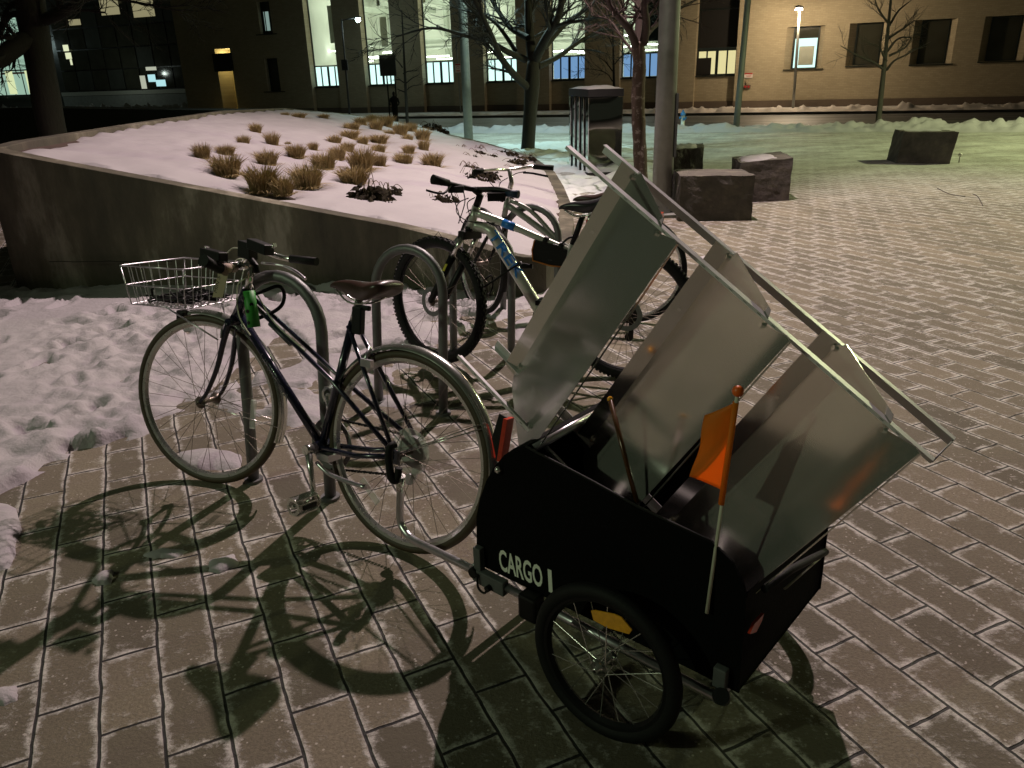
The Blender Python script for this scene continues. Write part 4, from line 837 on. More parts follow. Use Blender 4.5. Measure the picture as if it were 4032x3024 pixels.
def saddle(par, nose, rear, zdir, mat, w=.075, name='saddle', thick=.05):
    nose, rear, zd = V3(nose), V3(rear), unit(zdir); d = rear-nose; L = np.linalg.norm(d); d = d/L; sd = unit(np.cross(d, zd)); prof = []
    ST = [(0, .004, -.012, .012), (.03, .016, -.002, .022), (.25, .022, .0, .055), (.45, .030, -.008, .075), (.62, .050, -.012, .080), (.78, .070, -.004, .078), (.90, w, .006, .070), (.97, w*.85, .008, .052), (1.0, w*.5, .002, .014)]
    vs = []; n = 16
    for u, hw, z, th in ST:
        for k in range(n):
            a = 2*math.pi*k/n; x = math.cos(a); y = math.sin(a); zz = z+(th*.30*(y if y > 0 else 0) - (th*.85*(-y)**.8*(.35+.65*abs(x)**1.5) if y < 0 else 0)); vs.append(nose+d*L*u+sd*hw*x+zd*zz)
    m_ = len(ST); fs = [(i*n+k, i*n+(k+1) % n, (i+1)*n+(k+1) % n, (i+1)*n+k) for i in range(m_-1) for k in range(n)]+[list(range(n))[::-1], [(m_-1)*n+k for k in range(n)]]
    o = MB().add(vs, fs, True).build(name, mat, par, subsurf=1)
    mb = MB()
    for q in (-1, 1): mb.tube(spline([nose+d*L*.12+sd*.008*q-zd*.02, nose+d*L*.35+sd*.020*q-zd*.055, nose+d*L*.62+sd*.022*q-zd*.055, nose+d*L*.86+sd*.040*q-zd*.02], 4), .0035, 6)
    mb.build('rail', M['chrome'], o); return o
def crankset(par, bb, ax, fw, up, a_near, near_end, far_end, wn=.075, ring=.09, mat=None, ringm=None):
    pass

# ------------------------------------------------------------------ navy city bicycle (leaning on the first rack)
fc = V3((-1.225, 2.742, 0)); tA = unit((.838, -.546, 0)); sdA = V3((-tA[1], tA[0], 0)); ln0 = math.radians(16.5); upO = V3((0, 0, 1))*math.cos(ln0)+sdA*math.sin(ln0); nO = np.cross(tA, upO); nO = nO if nO[1] < 0 else -nO
ln = math.radians(11); upA = V3((0, 0, 1))*math.cos(ln)+sdA*math.sin(ln); nA = np.cross(tA, upA); nA = nA if nA[1] < 0 else -nA
def A_(u, v, w=0.):
    o = fc+tA*u+upO*v; d = o-EYE                    # read off a plane leaning 16.5 degrees, carried along the sight line to the true one
    return EYE+d*(((fc-EYE)@nA)/(d@nA))+nA*w
def Ap(x, y, w=0.): return plane(x, y, fc+nA*w, nA)
bk = thing('bicycle', 'navy step-through bicycle with a wire front basket leaning on the rack', 'bicycle', A_(.49, 0))
fa = math.radians(-19.5); tF = V3((math.cos(fa), math.sin(fa), 0)); sF = V3((-tF[1], tF[0], 0)); upF = V3((0, 0, 1))*math.cos(ln)+sF*math.sin(ln); nF = np.cross(tF, upF); nF = nF if nF[1] < 0 else -nF
cF = V3((-1.183, 2.795, .330)); cR = V3((-.352, 2.270, .336))
BB = A_(.60, .28); HT = A_(.144, .784); HB = A_(.092, .672); SL = A_(.688, .735)
mb = MB(); mb.tube([HB, HT], .0175, 12); mb.tube([A_(.10, .695), BB], .0155, 12); mb.tube([BB, SL], .0148, 12); mb.tube([BB+nA*.035, BB-nA*.035], .021, 14)
for s_ in (1, -1):
    mb.tube([A_(.140, .765, s_*.014), A_(.64, .525, s_*.024), A_(.978, .352, s_*.062)], .0082, 8); mb.tube([A_(.686, .722, s_*.02), A_(.978, .352, s_*.064)], .0078, 8)
    mb.tube([A_(.62, .283, s_*.025), A_(.80, .30, s_*.045), A_(.978, .343, s_*.064)], .0095, 8); mb.box(A_(.984, .342, s_*.064), tA*.018, upA*.022, nA*.003)
mb.tube([A_(.13, .75), A_(.16, .748)], .02, 10)
fr = mb.build('frame', M['navy'], bk)
d_ = unit(A_(.585, .292)-A_(.12, .685)); yv = unit(np.cross(nA, d_)); yv = yv if yv[2] > 0 else -yv
text('UNIVEGA', 'lettering', M['greydecal'], fr, A_(.10, .695)+d_*.20-yv*.012+nA*.0165, d_, yv, .024, .20, .0006)
MB().tube([A_(.30, .678, .016), A_(.42, .62, .019)], .0088, 8).build('decal', M['greydecal'], fr)
# fork
mb = MB(); mb.tube([HB+nF*.0, A_(.083, .655)], .02, 10)
C_ = A_(.083, .655); fwd = -tF
for s_ in (1, -1):
    p0 = C_+nF*.028*s_; p2 = cF+nF*.052*s_; mid_ = p0*.45+p2*.55+tF*.022; low = p0*.14+p2*.86+tF*.018; mb.tube(spline([p0, p0*.75+p2*.25+tF*.008, mid_, low, p2], 5), [.0125-.006*i/20 for i in range(21)], 10)
mb.tube([C_+nF*.036, C_-nF*.036], .014, 10); mb.build('fork', M['navy'], bk)
wheel(bk, cF, tF, upF, .335, .0158, M['gum'], M['rimsilver'], M['dullspoke'], 36)
wheel(bk, cR, tA, upA, .339, .0158, M['gum'], M['rimsilver'], M['dullspoke'], 36, hubw=.058)
f = fender(bk, cF, tF, upF, .350, -22, 100, M['chrome'])
mb = MB()
for s_ in (1, -1): mb.tube([cF+nF*.055*s_, cF+(tF*math.cos(-.2)+upF*math.sin(-.2))*.352+nF*.02*s_], .002, 5)
mb.build('stay', M['chrome'], f)
f = fender(bk, cR, tA, upA, .353, -8, 148, M['chrome'])
mb = MB()
for s_ in (1, -1): [mb.tube([cR+nA*.066*s_-tA*.01, cR+(tA*math.cos(a)+upA*math.sin(a))*.355+nA*.02*s_], .002, 5) for a in (.50, .46)]
mb.build('stay', M['chrome'], f)
mf = MB().prism([A_(1.315, .54), A_(1.352, .53), A_(1.348, .40), A_(1.325, .40), A_(1.30, .46)], nA*.004).build('mudflap', M['rubber'], bk); MB().box(A_(1.346, .466), upA*.066+tA*.006, nA*.019, tA*.007).build('reflector', M['red'], mf)
# wheel reflectors
MB().box(cF+tF*.215-upF*.03+nF*.012, upF*.058+tF*.006, tF*.013, nF*.004).build('wheel_reflector', M['clear'], bk, bevel=.004)
MB().box(cR-tA*.14-upA*.165+nA*.01, unit(tA*.75-upA*.65)*.052, unit(tA*.65+upA*.75)*.015, nA*.004).build('wheel_reflector', M['clear'], bk, bevel=.004)
# cranks, chainring, chain, pedals
cr = MB().lathe(BB-nA*.045, nA, [(.078, -.002), (.096, -.002), (.096, .002), (.078, .002), (.078, -.002)], 48, smooth=False)
for k in range(5): a = k*1.2566; cr.box(BB-nA*.045+(tA*math.cos(a)+upA*math.sin(a))*.045, (tA*math.cos(a)+upA*math.sin(a))*.04, (-tA*math.sin(a)+upA*math.cos(a))*.007, nA*.002)
cr = cr.build('chainring', M['steel'], bk)
def pedal(p, mat=M['chrome'], ref=M['black'], n_=nA, t_=tA, u_=upA, sg=1):
    mb = MB(); c = V3(p)+n_*.05*sg
    for o_ in (-.046, .046): mb.lathe(c+n_*o_, n_, [(.020, -.0015), (.029, -.0015), (.029, .0015), (.020, .0015), (.020, -.0015)], 20, smooth=False)
    mb.tube([V3(p), c+n_*.05*sg], .007, 8)
    for s_ in (1, -1): mb.box(c+t_*.0+u_*.026*s_, n_*.046, t_*.020, u_*.0018); mb.box(c+t_*.027*s_, n_*.046, t_*.0018, u_*.010)
    o = mb.build('pedal', mat, cr); MB().box(c+t_*.031, n_*.028, t_*.002, u_*.008).build('pedal_reflector', ref, cr); return o
pe = A_(.672, .125, .085); MB().tube([A_(.602, .284, .070), A_(.64, .20, .078), pe], [.014, .009, .010], 10).tube([A_(.602, .284, .052), A_(.602, .284, .084)], .0165, 14).build('crank', M['chrome'], cr); pedal(pe)
pf = A_(.515, .435, -.085); MB().tube([A_(.60, .28, -.065), pf], [.013, .009], 10).build('crank', M['chrome'], cr); pedal(pf, ref=M['amber'], sg=-1)
fwc = cR-nA*.035; mb = MB(); mb.disc(fwc, nA, .052, .02, 28); mb.disc(fwc-nA*.013, nA, .036, .02, 24); mb.build('freewheel', M['steel'], bk)
MB().disc(fwc+nA*.012, nA, .078, .0015, 40).build('spoke_guard', M['clear'], bk)
mb = MB(); cb = BB-nA*.045
def chain(a, b):
    L = np.linalg.norm(b-a); n = int(L/.0127); d = (b-a)/n
    for i in range(n): mb.box(a+d*(i+.5), d*.36, unit(np.cross(d, nA))*(.0045 if i % 2 else .0035), nA*.003)
chain(cb+upA*.094, fwc-nA*.01+upA*.045); mb.build('chain', M['black'], bk); mb = MB(); chain(cb-upA*.094, cR-nA*.045+V3((0, 0, -.105))-tA*.02)
mb.build('chain', M['black'], bk)
dp = cR-nA*.045; mb = MB(); mb.box(dp-upA*.055+tA*.008, upA*.045+tA*.006, tA*.010, nA*.005); mb.disc(dp-upA*.105-tA*.015, nA, .02, .012, 16); mb.disc(dp-upA*.055+tA*.012, nA, .019, .012, 16); mb.build('derailleur', M['alu'], bk)
# kickstand
mb = MB(); mb.box(A_(.655, .262, .02), tA*.028, upA*.012, nA*.03); mb.tube(spline([Ap(1247, 1821, .05), Ap(1290, 1862, .055), Ap(1345, 1888, .07), Ap(1440, 1920, .09)], 4), .0075, 8); mb.build('kickstand', M['alu'], bk)
# brakes
mb = MB(); mb.box(A_(.800, .615, .035), tA*.022, upA*.012, nA*.008); mb.box(A_(.800, .615, -.035), tA*.022, upA*.012, nA*.008); mb.tube([A_(.79, .62, .035), A_(.77, .66, 0), A_(.79, .62, -.035)], .006, 8); mb.build('caliper_brake', M['alu'], bk)
mb = MB(); q = C_+upF*-.03-tF*.03; mb.tube([q+nF*.035-upF*.03, q+nF*.03, q-tF*.01+upF*.015, q-nF*.03, q-nF*.035-upF*.03], .006, 8); mb.build('caliper_brake', M['steel'], bk)
# seat post, saddle, rear lamp
MB().tube([A_(.686, .73), A_(.706, .815)], .0127, 12).build('seat_post', M['chrome'], bk)
saddle(bk, A_(.568, .855), A_(.852, .868), upA, M['leather'], .073)
MB().box(A_(.722, .745, .012), tA*.020, nA*.012, upA*.045).box(A_(.735, .79, .01), tA*.03, nA*.008, upA*.008).build('tail_lamp', M['black'], bk, bevel=.004)
# stem, bars, levers
mb = MB(); ST0 = A_(.146, .788); ST1 = A_(.162, .872); BC = Ap(942, 1047, .0); mb.tube([ST0, ST1], .0135, 12); mb.tube([ST1, BC], [.012, .014], 12); mb.disc(ST1+upA*.003, upA, .014, .006, 14); mb.build('stem', M['chrome'], bk)
far0, far1 = V3((-.905, 3.10, .815)), V3((-.765, 3.03, .812)); fm = V3((-1.00, 3.06, .865))
NB = [BC, Ap(905, 1055, .06), Ap(868, 1058, .12), Ap(800, 1026, .20)]
hb_ = MB().tube(spline([BC, BC*.5+fm*.5+V3((0, 0, .008)), fm, far0, far1], 5), .011, 10).tube([BC, NB[1]], .0125, 10).build('handlebar', M['chrome'], bk)
MB().tube([far0*.75+far1*.25, far1+unit(far1-far0)*.012], .0165, 12).build('grip', M['rubber'], hb_); MB().tube([NB[2], NB[2]*.45+NB[3]*.55, NB[3]], [.019, .017, .022], 12).build('grip', M['rubber'], hb_)
MB().tube([NB[1]+(NB[1]-NB[2])*.5, NB[2]], .0175, 12).build('wrap', M['cork'], hb_)
mb = MB(); [mb.lathe(NB[1]*(1-k)+NB[2]*k, NB[2]-NB[1], [(.0185, -.002), (.0195, 0), (.0185, .002)], 16) for k in (.15, .85)]; mb.build('band', M['black'], hb_)
mb = MB(); lv = [Ap(1030, 1035, -.18), Ap(1090, 1042, -.19), Ap(1128, 1051, -.2), Ap(1170, 1072, -.2), Ap(1203, 1100, -.19)]; mb.tube(spline(lv, 4), [.0045]*9+[.0055]*8, 6); mb.build('brake_lever', M['alu'], hb_)
mb = MB(); c = Ap(842, 1003, .12); mb.box(c, unit(Ap(910, 1015, .12)-Ap(822, 992, .12))*.052, nA*.02, upA*.016); mb.tube([c-upA*.015, NB[2]*.5+BC*.5], .01, 8); mb.build('phone_clamp', M['black'], hb_, bevel=.005)
mb = MB(); c = Ap(1025, 972, 0); mb.box(c, unit(Ap(1067, 990, 0)-Ap(990, 960, 0))*.048, nA*.022, upA*.018); c2 = Ap(975, 985, -.02); mb.box(c2, unit(Ap(1000, 985, 0)-Ap(950, 970, 0))*.032, nA*.02, upA*.03); mb.tube([c2-upA*.02, Ap(1010, 1050, 0), Ap(1012, 1075, 0)], .012, 8); mb.build('phone_clamp', M['black'], hb_, bevel=.005)
mb = MB(); mb.tube([Ap(1066, 977, 0), Ap(1083, 965, 0)], [.004, .008], 8); mb.tube([Ap(812, 985, .1), Ap(815, 972, .1)], [.006, .009], 8); mb.build('mirror_stub', M['chrome'], hb_)
mb = MB()
for P in ([Ap(893, 998, 0), Ap(915, 978, -.02), Ap(947, 978, -.03)], [Ap(922, 1040, 0), Ap(935, 1022, -.02), Ap(965, 1020, -.03)], [Ap(1000, 1075, 0), Ap(960, 1100, .02), Ap(935, 1130, .03), Ap(940, 1240, .04), Ap(985, 1320, .03)], [Ap(990, 1120, 0), Ap(1030, 1190, .02), Ap(1085, 1275, .02), Ap(1200, 1380, .02)]):
    mb.tube(spline(P, 5), .0026, 5, cap=False)
mb.build('brake_cable', M['fibre'], bk)
# basket
FN, RN, FFc = V3((-1.53, 3.03, .82)), V3((-1.235, 2.905, .822)), V3((-1.37, 3.26, .795)); RF = FFc+(RN-FN)
fN, rN, fF = V3((-1.50, 2.995, .672)), V3((-1.245, 2.888, .672)), V3((-1.36, 3.19, .655)); rF = fF+(rN-fN)
mb = MB(); T4 = [FN, RN, RF, FFc]; B4 = [fN, rN, rF, fF]
for ring_, r in ((T4, .0032), (B4, .0024), ([a*.5+b*.5 for a, b in zip(T4, B4)], .0022)): mb.tube(ring_, r, 6, closed=True)
for i in range(4):
    a, b, c, d = T4[i], T4[(i+1) % 4], B4[i], B4[(i+1) % 4]; k = 8 if i % 2 == 0 else 7
    for j in range(1, k): u = j/k; mb.tube([a*(1-u)+b*u, c*(1-u)+d*u], .0017, 5, cap=False)
for a, b in zip(T4, B4): mb.tube([a, b], .0026, 5)
for j in range(1, 12): u = j/12; mb.tube([fN*(1-u)+rN*u, fF*(1-u)+rF*u], .0017, 5, cap=False)
for j in range(1, 9): u = j/9; mb.tube([fN*(1-u)+fF*u, rN*(1-u)+rF*u], .0015, 5, cap=False)
bs = mb.build('basket', M['alu'], bk)
mb = MB(); bm = (rN+rF)/2
mb.tube([fN*.35+rN*.65, Ap(858, 1338, .035)], .0032, 6); mb.tube([fF*.35+rF*.65, Ap(905, 1300, -.05)], .0032, 6)
mb.build('basket_strut', M['alu'], bk)
MB().box(Ap(723, 1246, 0), tA*.021, nA*.02, upA*.024).build('head_lamp', M['black'], bk, bevel=.006)
# things in and on the basket: net and cable lock, paper tag
nt = MB(); R = random.Random(2); cB = (fN+rN+rF+fF)/4
for k in range(24):
    P = [cB+(rN-fN)*R.uniform(-.42, .48)+(fF-fN)*R.uniform(-.42, .42)+V3((0, 0, R.uniform(.006, .035))) for _ in range(4)]; nt.tube(spline(P, 5), .0042, 5)
P = [fN*.8+fF*.2+(rN-fN)*q+V3((0, 0, z)) for q, z in ((.42, .015), (.30, .02), (.22, .03), (.22, .055), (.27, .06))]; nt.tube(spline(P, 4), .005, 6)
o = nt.build('bungee_net', M['black']); tag(o, 'black bungee cargo net lying in the wire basket', 'net')
c = Ap(869, 1118, .11); dv = unit(Ap(858, 1165, .11)-Ap(878, 1078, .11)); wv = unit(Ap(900, 1120, .11)-Ap(838, 1120, .11)); t = thing('paper_tag', 'manila card tag with black handwriting hanging from the handlebar wrap', 'tag', c)
MB().box(c, dv*.052, wv*.028, np.cross(dv, wv)*.0006).build('card', M['tagcard'], t)
nn_ = np.cross(dv, wv); nn_ = nn_ if nn_@(EYE-c) > 0 else -nn_; text('MIN 5', 'handwriting', M['ink'], t, c+dv*.036-wv*.008+nn_*.0012, -dv, unit(np.cross(nn_, -dv)), .017, .062, .0)
# U-lock with green sleeve
t = thing('bicycle_lock', 'black U lock with a green perforated sleeve on the navy bicycle', 'lock', Ap(985, 1200, .05))
a, b = Ap(980, 1146, .05), Ap(1001, 1288, .05); MB().tube([a, a*.5+b*.5, b], [.0205, .0215, .022], 16).build('sleeve', M['green'], t)
dx_ = unit(b-a)
for k, q in ((.2, -.5), (.55, .15), (.87, .0), (.35, 1.)): cc = a*(1-k)+b*k; MB().disc(cc+nA*.0205*math.cos(q)+tA*.0205*math.sin(q)*1., nA*math.cos(q)+tA*math.sin(q), .007, .003, 12).build('sleeve_hole', M['black'], t)
MB().tube(spline([Ap(1003, 1158, .03), Ap(1040, 1145, -.0), Ap(1095, 1127, -.04), Ap(1118, 1150, -.06), Ap(1113, 1195, -.05), Ap(1080, 1226, -.02), Ap(1020, 1252, .03)], 6), .0068, 8).build('shackle', M['rubber'], t)

# ------------------------------------------------------------------ generic mountain / city bikes behind
def frame_axes(az, lean):
    a, l = math.radians(az), math.radians(lean); t_ = V3((math.cos(a), math.sin(a), 0)); s_ = V3((-t_[1], t_[0], 0)); u_ = V3((0, 0, 1))*math.cos(l)+s_*math.sin(l); n_ = np.cross(t_, u_); n_ = n_ if n_[1] < 0 else -n_; return t_, u_, n_
fcB = V3((-.415, 4.09, 0)); tB, uB, nB = frame_axes(-19.5, 3.)
def B_(u, v, w=0.): return fcB+tB*u+uB*v+nB*w
def Bp(x, y, w=0.): return plane(x, y, fcB+nB*w, nB)
mt = thing('bicycle', 'silver mountain bike with knobbly tyres and blue lettering behind the shelf', 'bicycle', B_(.5, 0))
tG, uG, nG = frame_axes(-40, 6); cG = V3((-.392, 4.112, .343)); cS = B_(1.065, .345)
bb = Bp(2150, 1262); ht, hb2 = Bp(1876, 812), Bp(1850, 905); stp = Bp(2254, 962)
mb = MB(); mb.tube([hb2, ht], .022, 12); mb.tube(spline([Bp(1875, 838), Bp(1990, 880), Bp(2120, 935), Bp(2238, 985)], 4), [.021]*6+[.018]*7, 12); mb.tube(spline([Bp(1868, 888), Bp(1925, 905), Bp(1965, 960), bb], 4), [.027]*5+[.031]*8, 12)
mb.tube([bb, stp], .018, 12); mb.tube([bb+nB*.035, bb-nB*.035], .024, 12)
for s_ in (1, -1): mb.tube(spline([Bp(2240, 985, .02*s_), B_(.86, .55, .05*s_), cS+nB*.062*s_], 4), .009, 8); mb.tube([bb+nB*.03*s_, cS+nB*.062*s_], .011, 8)
fr = mb.build('frame', M['silver'], mt)
a_, b_ = Bp(1936, 915, .026), Bp(2068, 1112, .026); d_ = unit(b_-a_); yv = unit(np.cross(nB, d_)); yv = yv if yv@(tB) > 0 else -yv
text('TREK', 'lettering', M['blue'], fr, a_-yv*.024+nB*.008, d_, yv, .054, .27, .0015, .016)
MB().tube([Bp(1980, 877), Bp(2028, 896)], .0222, 12).build('decal', M['blue'], fr)
mb = MB(); cw = hb2+V3((0, 0, -.005)); mb.tube([cw, hb2+uB*.02], .024, 12); mb.box(cw-uB*.02, nG*.072, tG*.022, uG*.022)
fk = mb.build('fork', M['black'], mt, bevel=.006)
mb = MB(); ml = MB(); mm = MB()
for s_ in (1, -1):
    top = cw-uB*.03+nG*.060*s_; bot = cG+nG*.058*s_; mid_ = top*.70+bot*.30; mb.tube([top, mid_], .0145, 10); ml.tube([mid_, bot*.97+top*.03, bot], [.020, .018, .014], 10); mm.box(bot*.45+top*.55+nG*.019*s_, unit(top-bot)*.022, tG*.008, nG*.002)
mb.build('stanchion', M['chrome'], fk); ml.build('lower_leg', M['black'], fk); mm.build('sticker', M['yellow'], fk)
MB().lathe(cG, nG, [(.37, -.0), (.374, .0)], 4).build('brace', M['black'], fk)
w_ = wheel(mt, cG, tG, uG, .345, .027, M['rubber'], M['black'], M['dullspoke'], 32, rimw=.012, rimd=.018, knob=True, hubw=.05); MB().lathe(cG+nG*.042, nG, [(.055, -.001), (.08, -.001), (.08, .001), (.055, .001), (.055, -.001)], 36, smooth=False).build('brake_disc', M['steel'], w_)
w_ = wheel(mt, cS, tB, uB, .345, .027, M['rubber'], M['black'], M['dullspoke'], 32, rimw=.012, rimd=.018, knob=True, hubw=.06); MB().lathe(cS+nB*.045, nB, [(.055, -.001), (.08, -.001), (.08, .001), (.055, .001), (.055, -.001)], 36, smooth=False).build('brake_disc', M['steel'], w_)
mb = MB(); mb.disc(cS-nB*.04, nB, .055, .03, 24); mb.box(cS-nB*.05-uB*.09+tB*.01, uB*.05, tB*.012, nB*.006); mb.disc(cS-nB*.05-uB*.135, nB, .022, .01, 14); mb.build('derailleur', M['black'], mt)
mb = MB(); cbb = bb-nB*.045; mb.lathe(cbb, nB, [(.06, -.002), (.088, -.002), (.088, .002), (.06, .002), (.06, -.002)], 32, smooth=False); cs = mb.build('chainring', M['black'], mt)
p1 = Bp(2162, 1180, .08); MB().tube([bb+nB*.06, p1], [.013, .010], 8).build('crank', M['black'], cs); MB().box(p1+nB*.05, nB*.048, tB*.045, uB*.012).build('pedal', M['black'], cs, bevel=.004)
MB().tube([stp, Bp(2294, 852)], .0145, 10).build('seat_post', M['black'], mt); sdl = saddle(mt, Bp(2200, 812), Bp(2398, 792), uB, M['satblack'], .078)
# stem and bar
st = Bp(1892, 765); bcn = Bp(1868, 745)
mb = MB(); mb.tube([ht, ht*.3+st*.7, st], .019, 10); mb.tube([st, bcn], .018, 10); mb.build('stem', M['black'], mt)
nL, nR = aty(1745, 722, bcn[1]-.20), aty(2030, 765, bcn[1]-.02)
bar_l = V3((bcn[0]-.20, bcn[1]-.26, bcn[2]+.03)); bar_l = plane(1700, 706, bar_l, (0, 1, 0)); bar_r = plane(2042, 766, V3((0, bcn[1]-.10, 0)), (0, 1, 0))
bar_l = plane(1703, 706, V3((0, bcn[1]-.13, 0)), (0, 1, 0)); 
hbm = MB().tube(spline([bar_l, bar_l*.55+bcn*.45+V3((0, 0, -.004)), bcn, bcn*.45+bar_r*.55+V3((0, 0, .012)), bar_r], 5), .0145, 10).build('handlebar', M['black'], mt)
MB().tube([bar_l, bar_l*.62+bcn*.38], [.024, .017], 12).build('grip', M['rubber'], hbm); MB().tube([bar_r, bar_r*.72+bcn*.28], [.021, .017], 12).build('grip', simple('navy_grip', (.012, .03, .07), .6), hbm)
mb = MB(); mb.box(bar_l*.45+bcn*.55+V3((.0, -.01, -.02)), (.04, -.01, .0), (0, .02, 0), (0, 0, .016)); mb.tube(spline([bar_l*.55+bcn*.45, bar_l*.75+bcn*.25+V3((-.0, -.05, -.05)), bar_l+V3((-.03, -.05, -.045))], 4), .006, 6); mb.box(bcn*.5+bar_r*.5+V3((0, -.02, -.02)), (.045, 0, 0), (0, .025, 0), (0, 0, .02)); mb.build('brake_lever', M['black'], hbm)
mb = MB()
for P in ([(1770, 740), (1800, 820), (1815, 870), (1835, 880)], [(1845, 780), (1805, 800), (1800, 840), (1850, 872), (1950, 878)], [(1870, 778), (1840, 800), (1850, 850)], [(1825, 755), (1830, 800), (1805, 880)]): mb.tube(spline([Bp(x, y, .03) for x, y in P], 5), .0028, 5, cap=False)
mb.build('brake_cable', M['black'], mt)
fb = MB().prism([Bp(2103, 945, .022), Bp(2190, 962, .022), Bp(2235, 985, .022), Bp(2222, 1050, .022), Bp(2165, 1045, .022), Bp(2098, 1028, .022), Bp(2094, 985, .022)], -nB*.045).build('frame_bag', M['black'], mt, bevel=.006)
MB().tube([Bp(x, y, .024) for x, y in ((2105, 945), (2095, 985), (2098, 1026), (2165, 1046), (2218, 1052))], .0042, 6).build('orange_piping', simple('orange_piping', (.55, .17, .02), .5), fb); text('GIANT' if False else 'trek', 'lettering', M['grey'], fb, Bp(2158, 1026, .026), tB, uB, .006, .022, .001)
mb = MB(); [mb.lathe(Bp(x, y), Bp(2238, 985)-Bp(1990, 880), [(.024, -.012), (.026, 0), (.024, .012)], 14) for x, y in ((2150, 948), (2210, 972))]; mb.tube(spline([Bp(2208, 965, .02), Bp(2235, 940, .02), Bp(2262, 930, .0)], 4), .006, 6); mb.build('strap', M['black'], fb)
# cable lock round the down tube
t = thing('bicycle_lock', 'black cable lock looped round the blue lettered frame and rack', 'lock', Bp(2040, 1045, .05))
MB().tube(spline([Bp(1905, 1130, .06), Bp(1960, 1095, .05), Bp(2035, 1045, .05), Bp(2080, 1042, .05)], 5), .006, 6).tube(spline([Bp(1910, 1100, .05), Bp(1935, 1085, .03), Bp(1940, 1130, .0), Bp(1920, 1160, .03), Bp(1907, 1130, .05)], 5), .005, 6).build('cable', M['rubber'], t)
MB().tube([Bp(2045, 1032, .05), Bp(2055, 1050, .05), Bp(2098, 1048, .05)], .013, 10).build('lock_barrel', M['black'], t)

# third bicycle, behind the mountain bike
fcC = V3((-.20, 5.06, 0)); tC, uC, nC = frame_axes(-19.5, 4.)
def Cp(x, y, w=0.): return plane(x, y, fcC+nC*w, nC)
def C3(u, v, w=0.): return fcC+tC*u+uC*v+nC*w
ct = thing('bicycle', 'pale grey city bicycle with a chrome handlebar farthest back', 'bicycle', C3(.5, 0))
tH, uH, nH = frame_axes(-62, 3); cH = V3((C3(0.02, 0)[0], C3(.02, 0)[1], .335)); cI = C3(1.02, .338)
ht, hbt = Cp(1998, 785), Cp(1985, 855); bbC = C3(.56, .28); stC = Cp(2312, 905)
mb = MB(); mb.tube([hbt, ht], .019, 10); mb.tube(spline([Cp(2000, 810), Cp(2100, 880), Cp(2190, 960), bbC], 4), .020, 10); mb.tube(spline([Cp(2010, 790), Cp(2090, 830), Cp(2190, 935), C3(.62, .45)], 4), .014, 10); mb.tube([bbC, stC], .016, 10)
for s_ in (1, -1): mb.tube([stC+nC*.02*s_, cI+nC*.06*s_], .008, 8); mb.tube([bbC+nC*.03*s_, cI+nC*.06*s_], .009, 8)
mb.build('frame', simple('pale_grey_paint', (.36, .37, .34), .35, .3, .1, 20), ct)
mb = MB(); mb.tube([hbt, hbt-uC*.03], .02, 10)
for s_ in (1, -1): mb.tube(spline([hbt-uC*.03+nH*.045*s_, hbt*.5+cH*.5+nH*.052*s_, cH+nH*.052*s_], 4), .0115, 8)
mb.build('fork', M['black'], ct)
wheel(ct, cH, tH, uH, .338, .018, M['rubber'], M['rimsilver'], M['dullspoke'], 32); wheel(ct, cI, tC, uC, .338, .018, M['rubber'], M['rimsilver'], M['dullspoke'], 32)
fender(ct, cH, tH, uH, .357, -20, 120, M['black'], .025)
mb = MB(); mb.tube([ht, Cp(2015, 720), Cp(2005, 668)], [.012, .015, .013], 10); mb.build('stem', M['chrome'], ct)
hb_c = MB().tube(spline([Cp(1900, 672, .22), Cp(1955, 668, .10), Cp(1995, 668, 0), Cp(2050, 662, -.08), Cp(2095, 656, -.16), Cp(2178, 660, -.20)], 5), .0105, 10).build('handlebar', M['chrome'], ct)
MB().tube([Cp(2100, 656, -.16), Cp(2180, 661, -.2)], .017, 10).build('grip', M['rubber'], hb_c); MB().tube([Cp(1900, 672, .22), Cp(1862, 678, .26)], .018, 10).build('grip', M['rubber'], hb_c)
mb = MB(); mb.tube(spline([Cp(2060, 680, -.12), Cp(2095, 682, -.13), Cp(2158, 695, -.16)], 4), .007, 6); mb.build('brake_lever', M['black'], hb_c); mb = MB(); mb.tube(spline([Cp(1890, 680, .2), Cp(1870, 690, .2), Cp(1840, 702, .22)], 4), .006, 6); mb.build('brake_lever', M['black'], hb_c)
mb = MB(); [mb.tube(spline([Cp(*p) for p in P], 5), .0028, 5, cap=False) for P in ([(1960, 675), (1925, 705), (1950, 740), (1985, 760)], [(2000, 700), (1970, 720), (1962, 760)], [(2070, 675), (2020, 690), (2000, 740)])]; mb.build('brake_cable', M['black'], ct)
MB().tube([stC, Cp(2325, 838)], .0135, 10).build('seat_post', M['chrome'], ct); saddle(ct, Cp(2255, 782), Cp(2398, 770), uC, M['leather'], .08)
MB().box(Cp(2318, 885, .02), tC*.016, nC*.014, uC*.032).build('tail_lamp', M['red'], ct, bevel=.006)
rk = MB(); 
for s_ in (1, -1): rk.tube([C3(.72, .70, .04*s_), C3(1.16, .715, .06*s_)], .005, 6); rk.tube([C3(1.12, .715, .06*s_), cI+nC*.065*s_], .0045, 6)
for k in range(5): rk.tube([C3(.8+.085*k, .712, .05), C3(.8+.085*k, .712, -.05)], .004, 5)
rk = rk.build('luggage_rack', M['black'], ct); MB().box(C3(1.18, .665), tC*.012, nC*.045, uC*.022).build('reflector', M['red'], rk, bevel=.004)

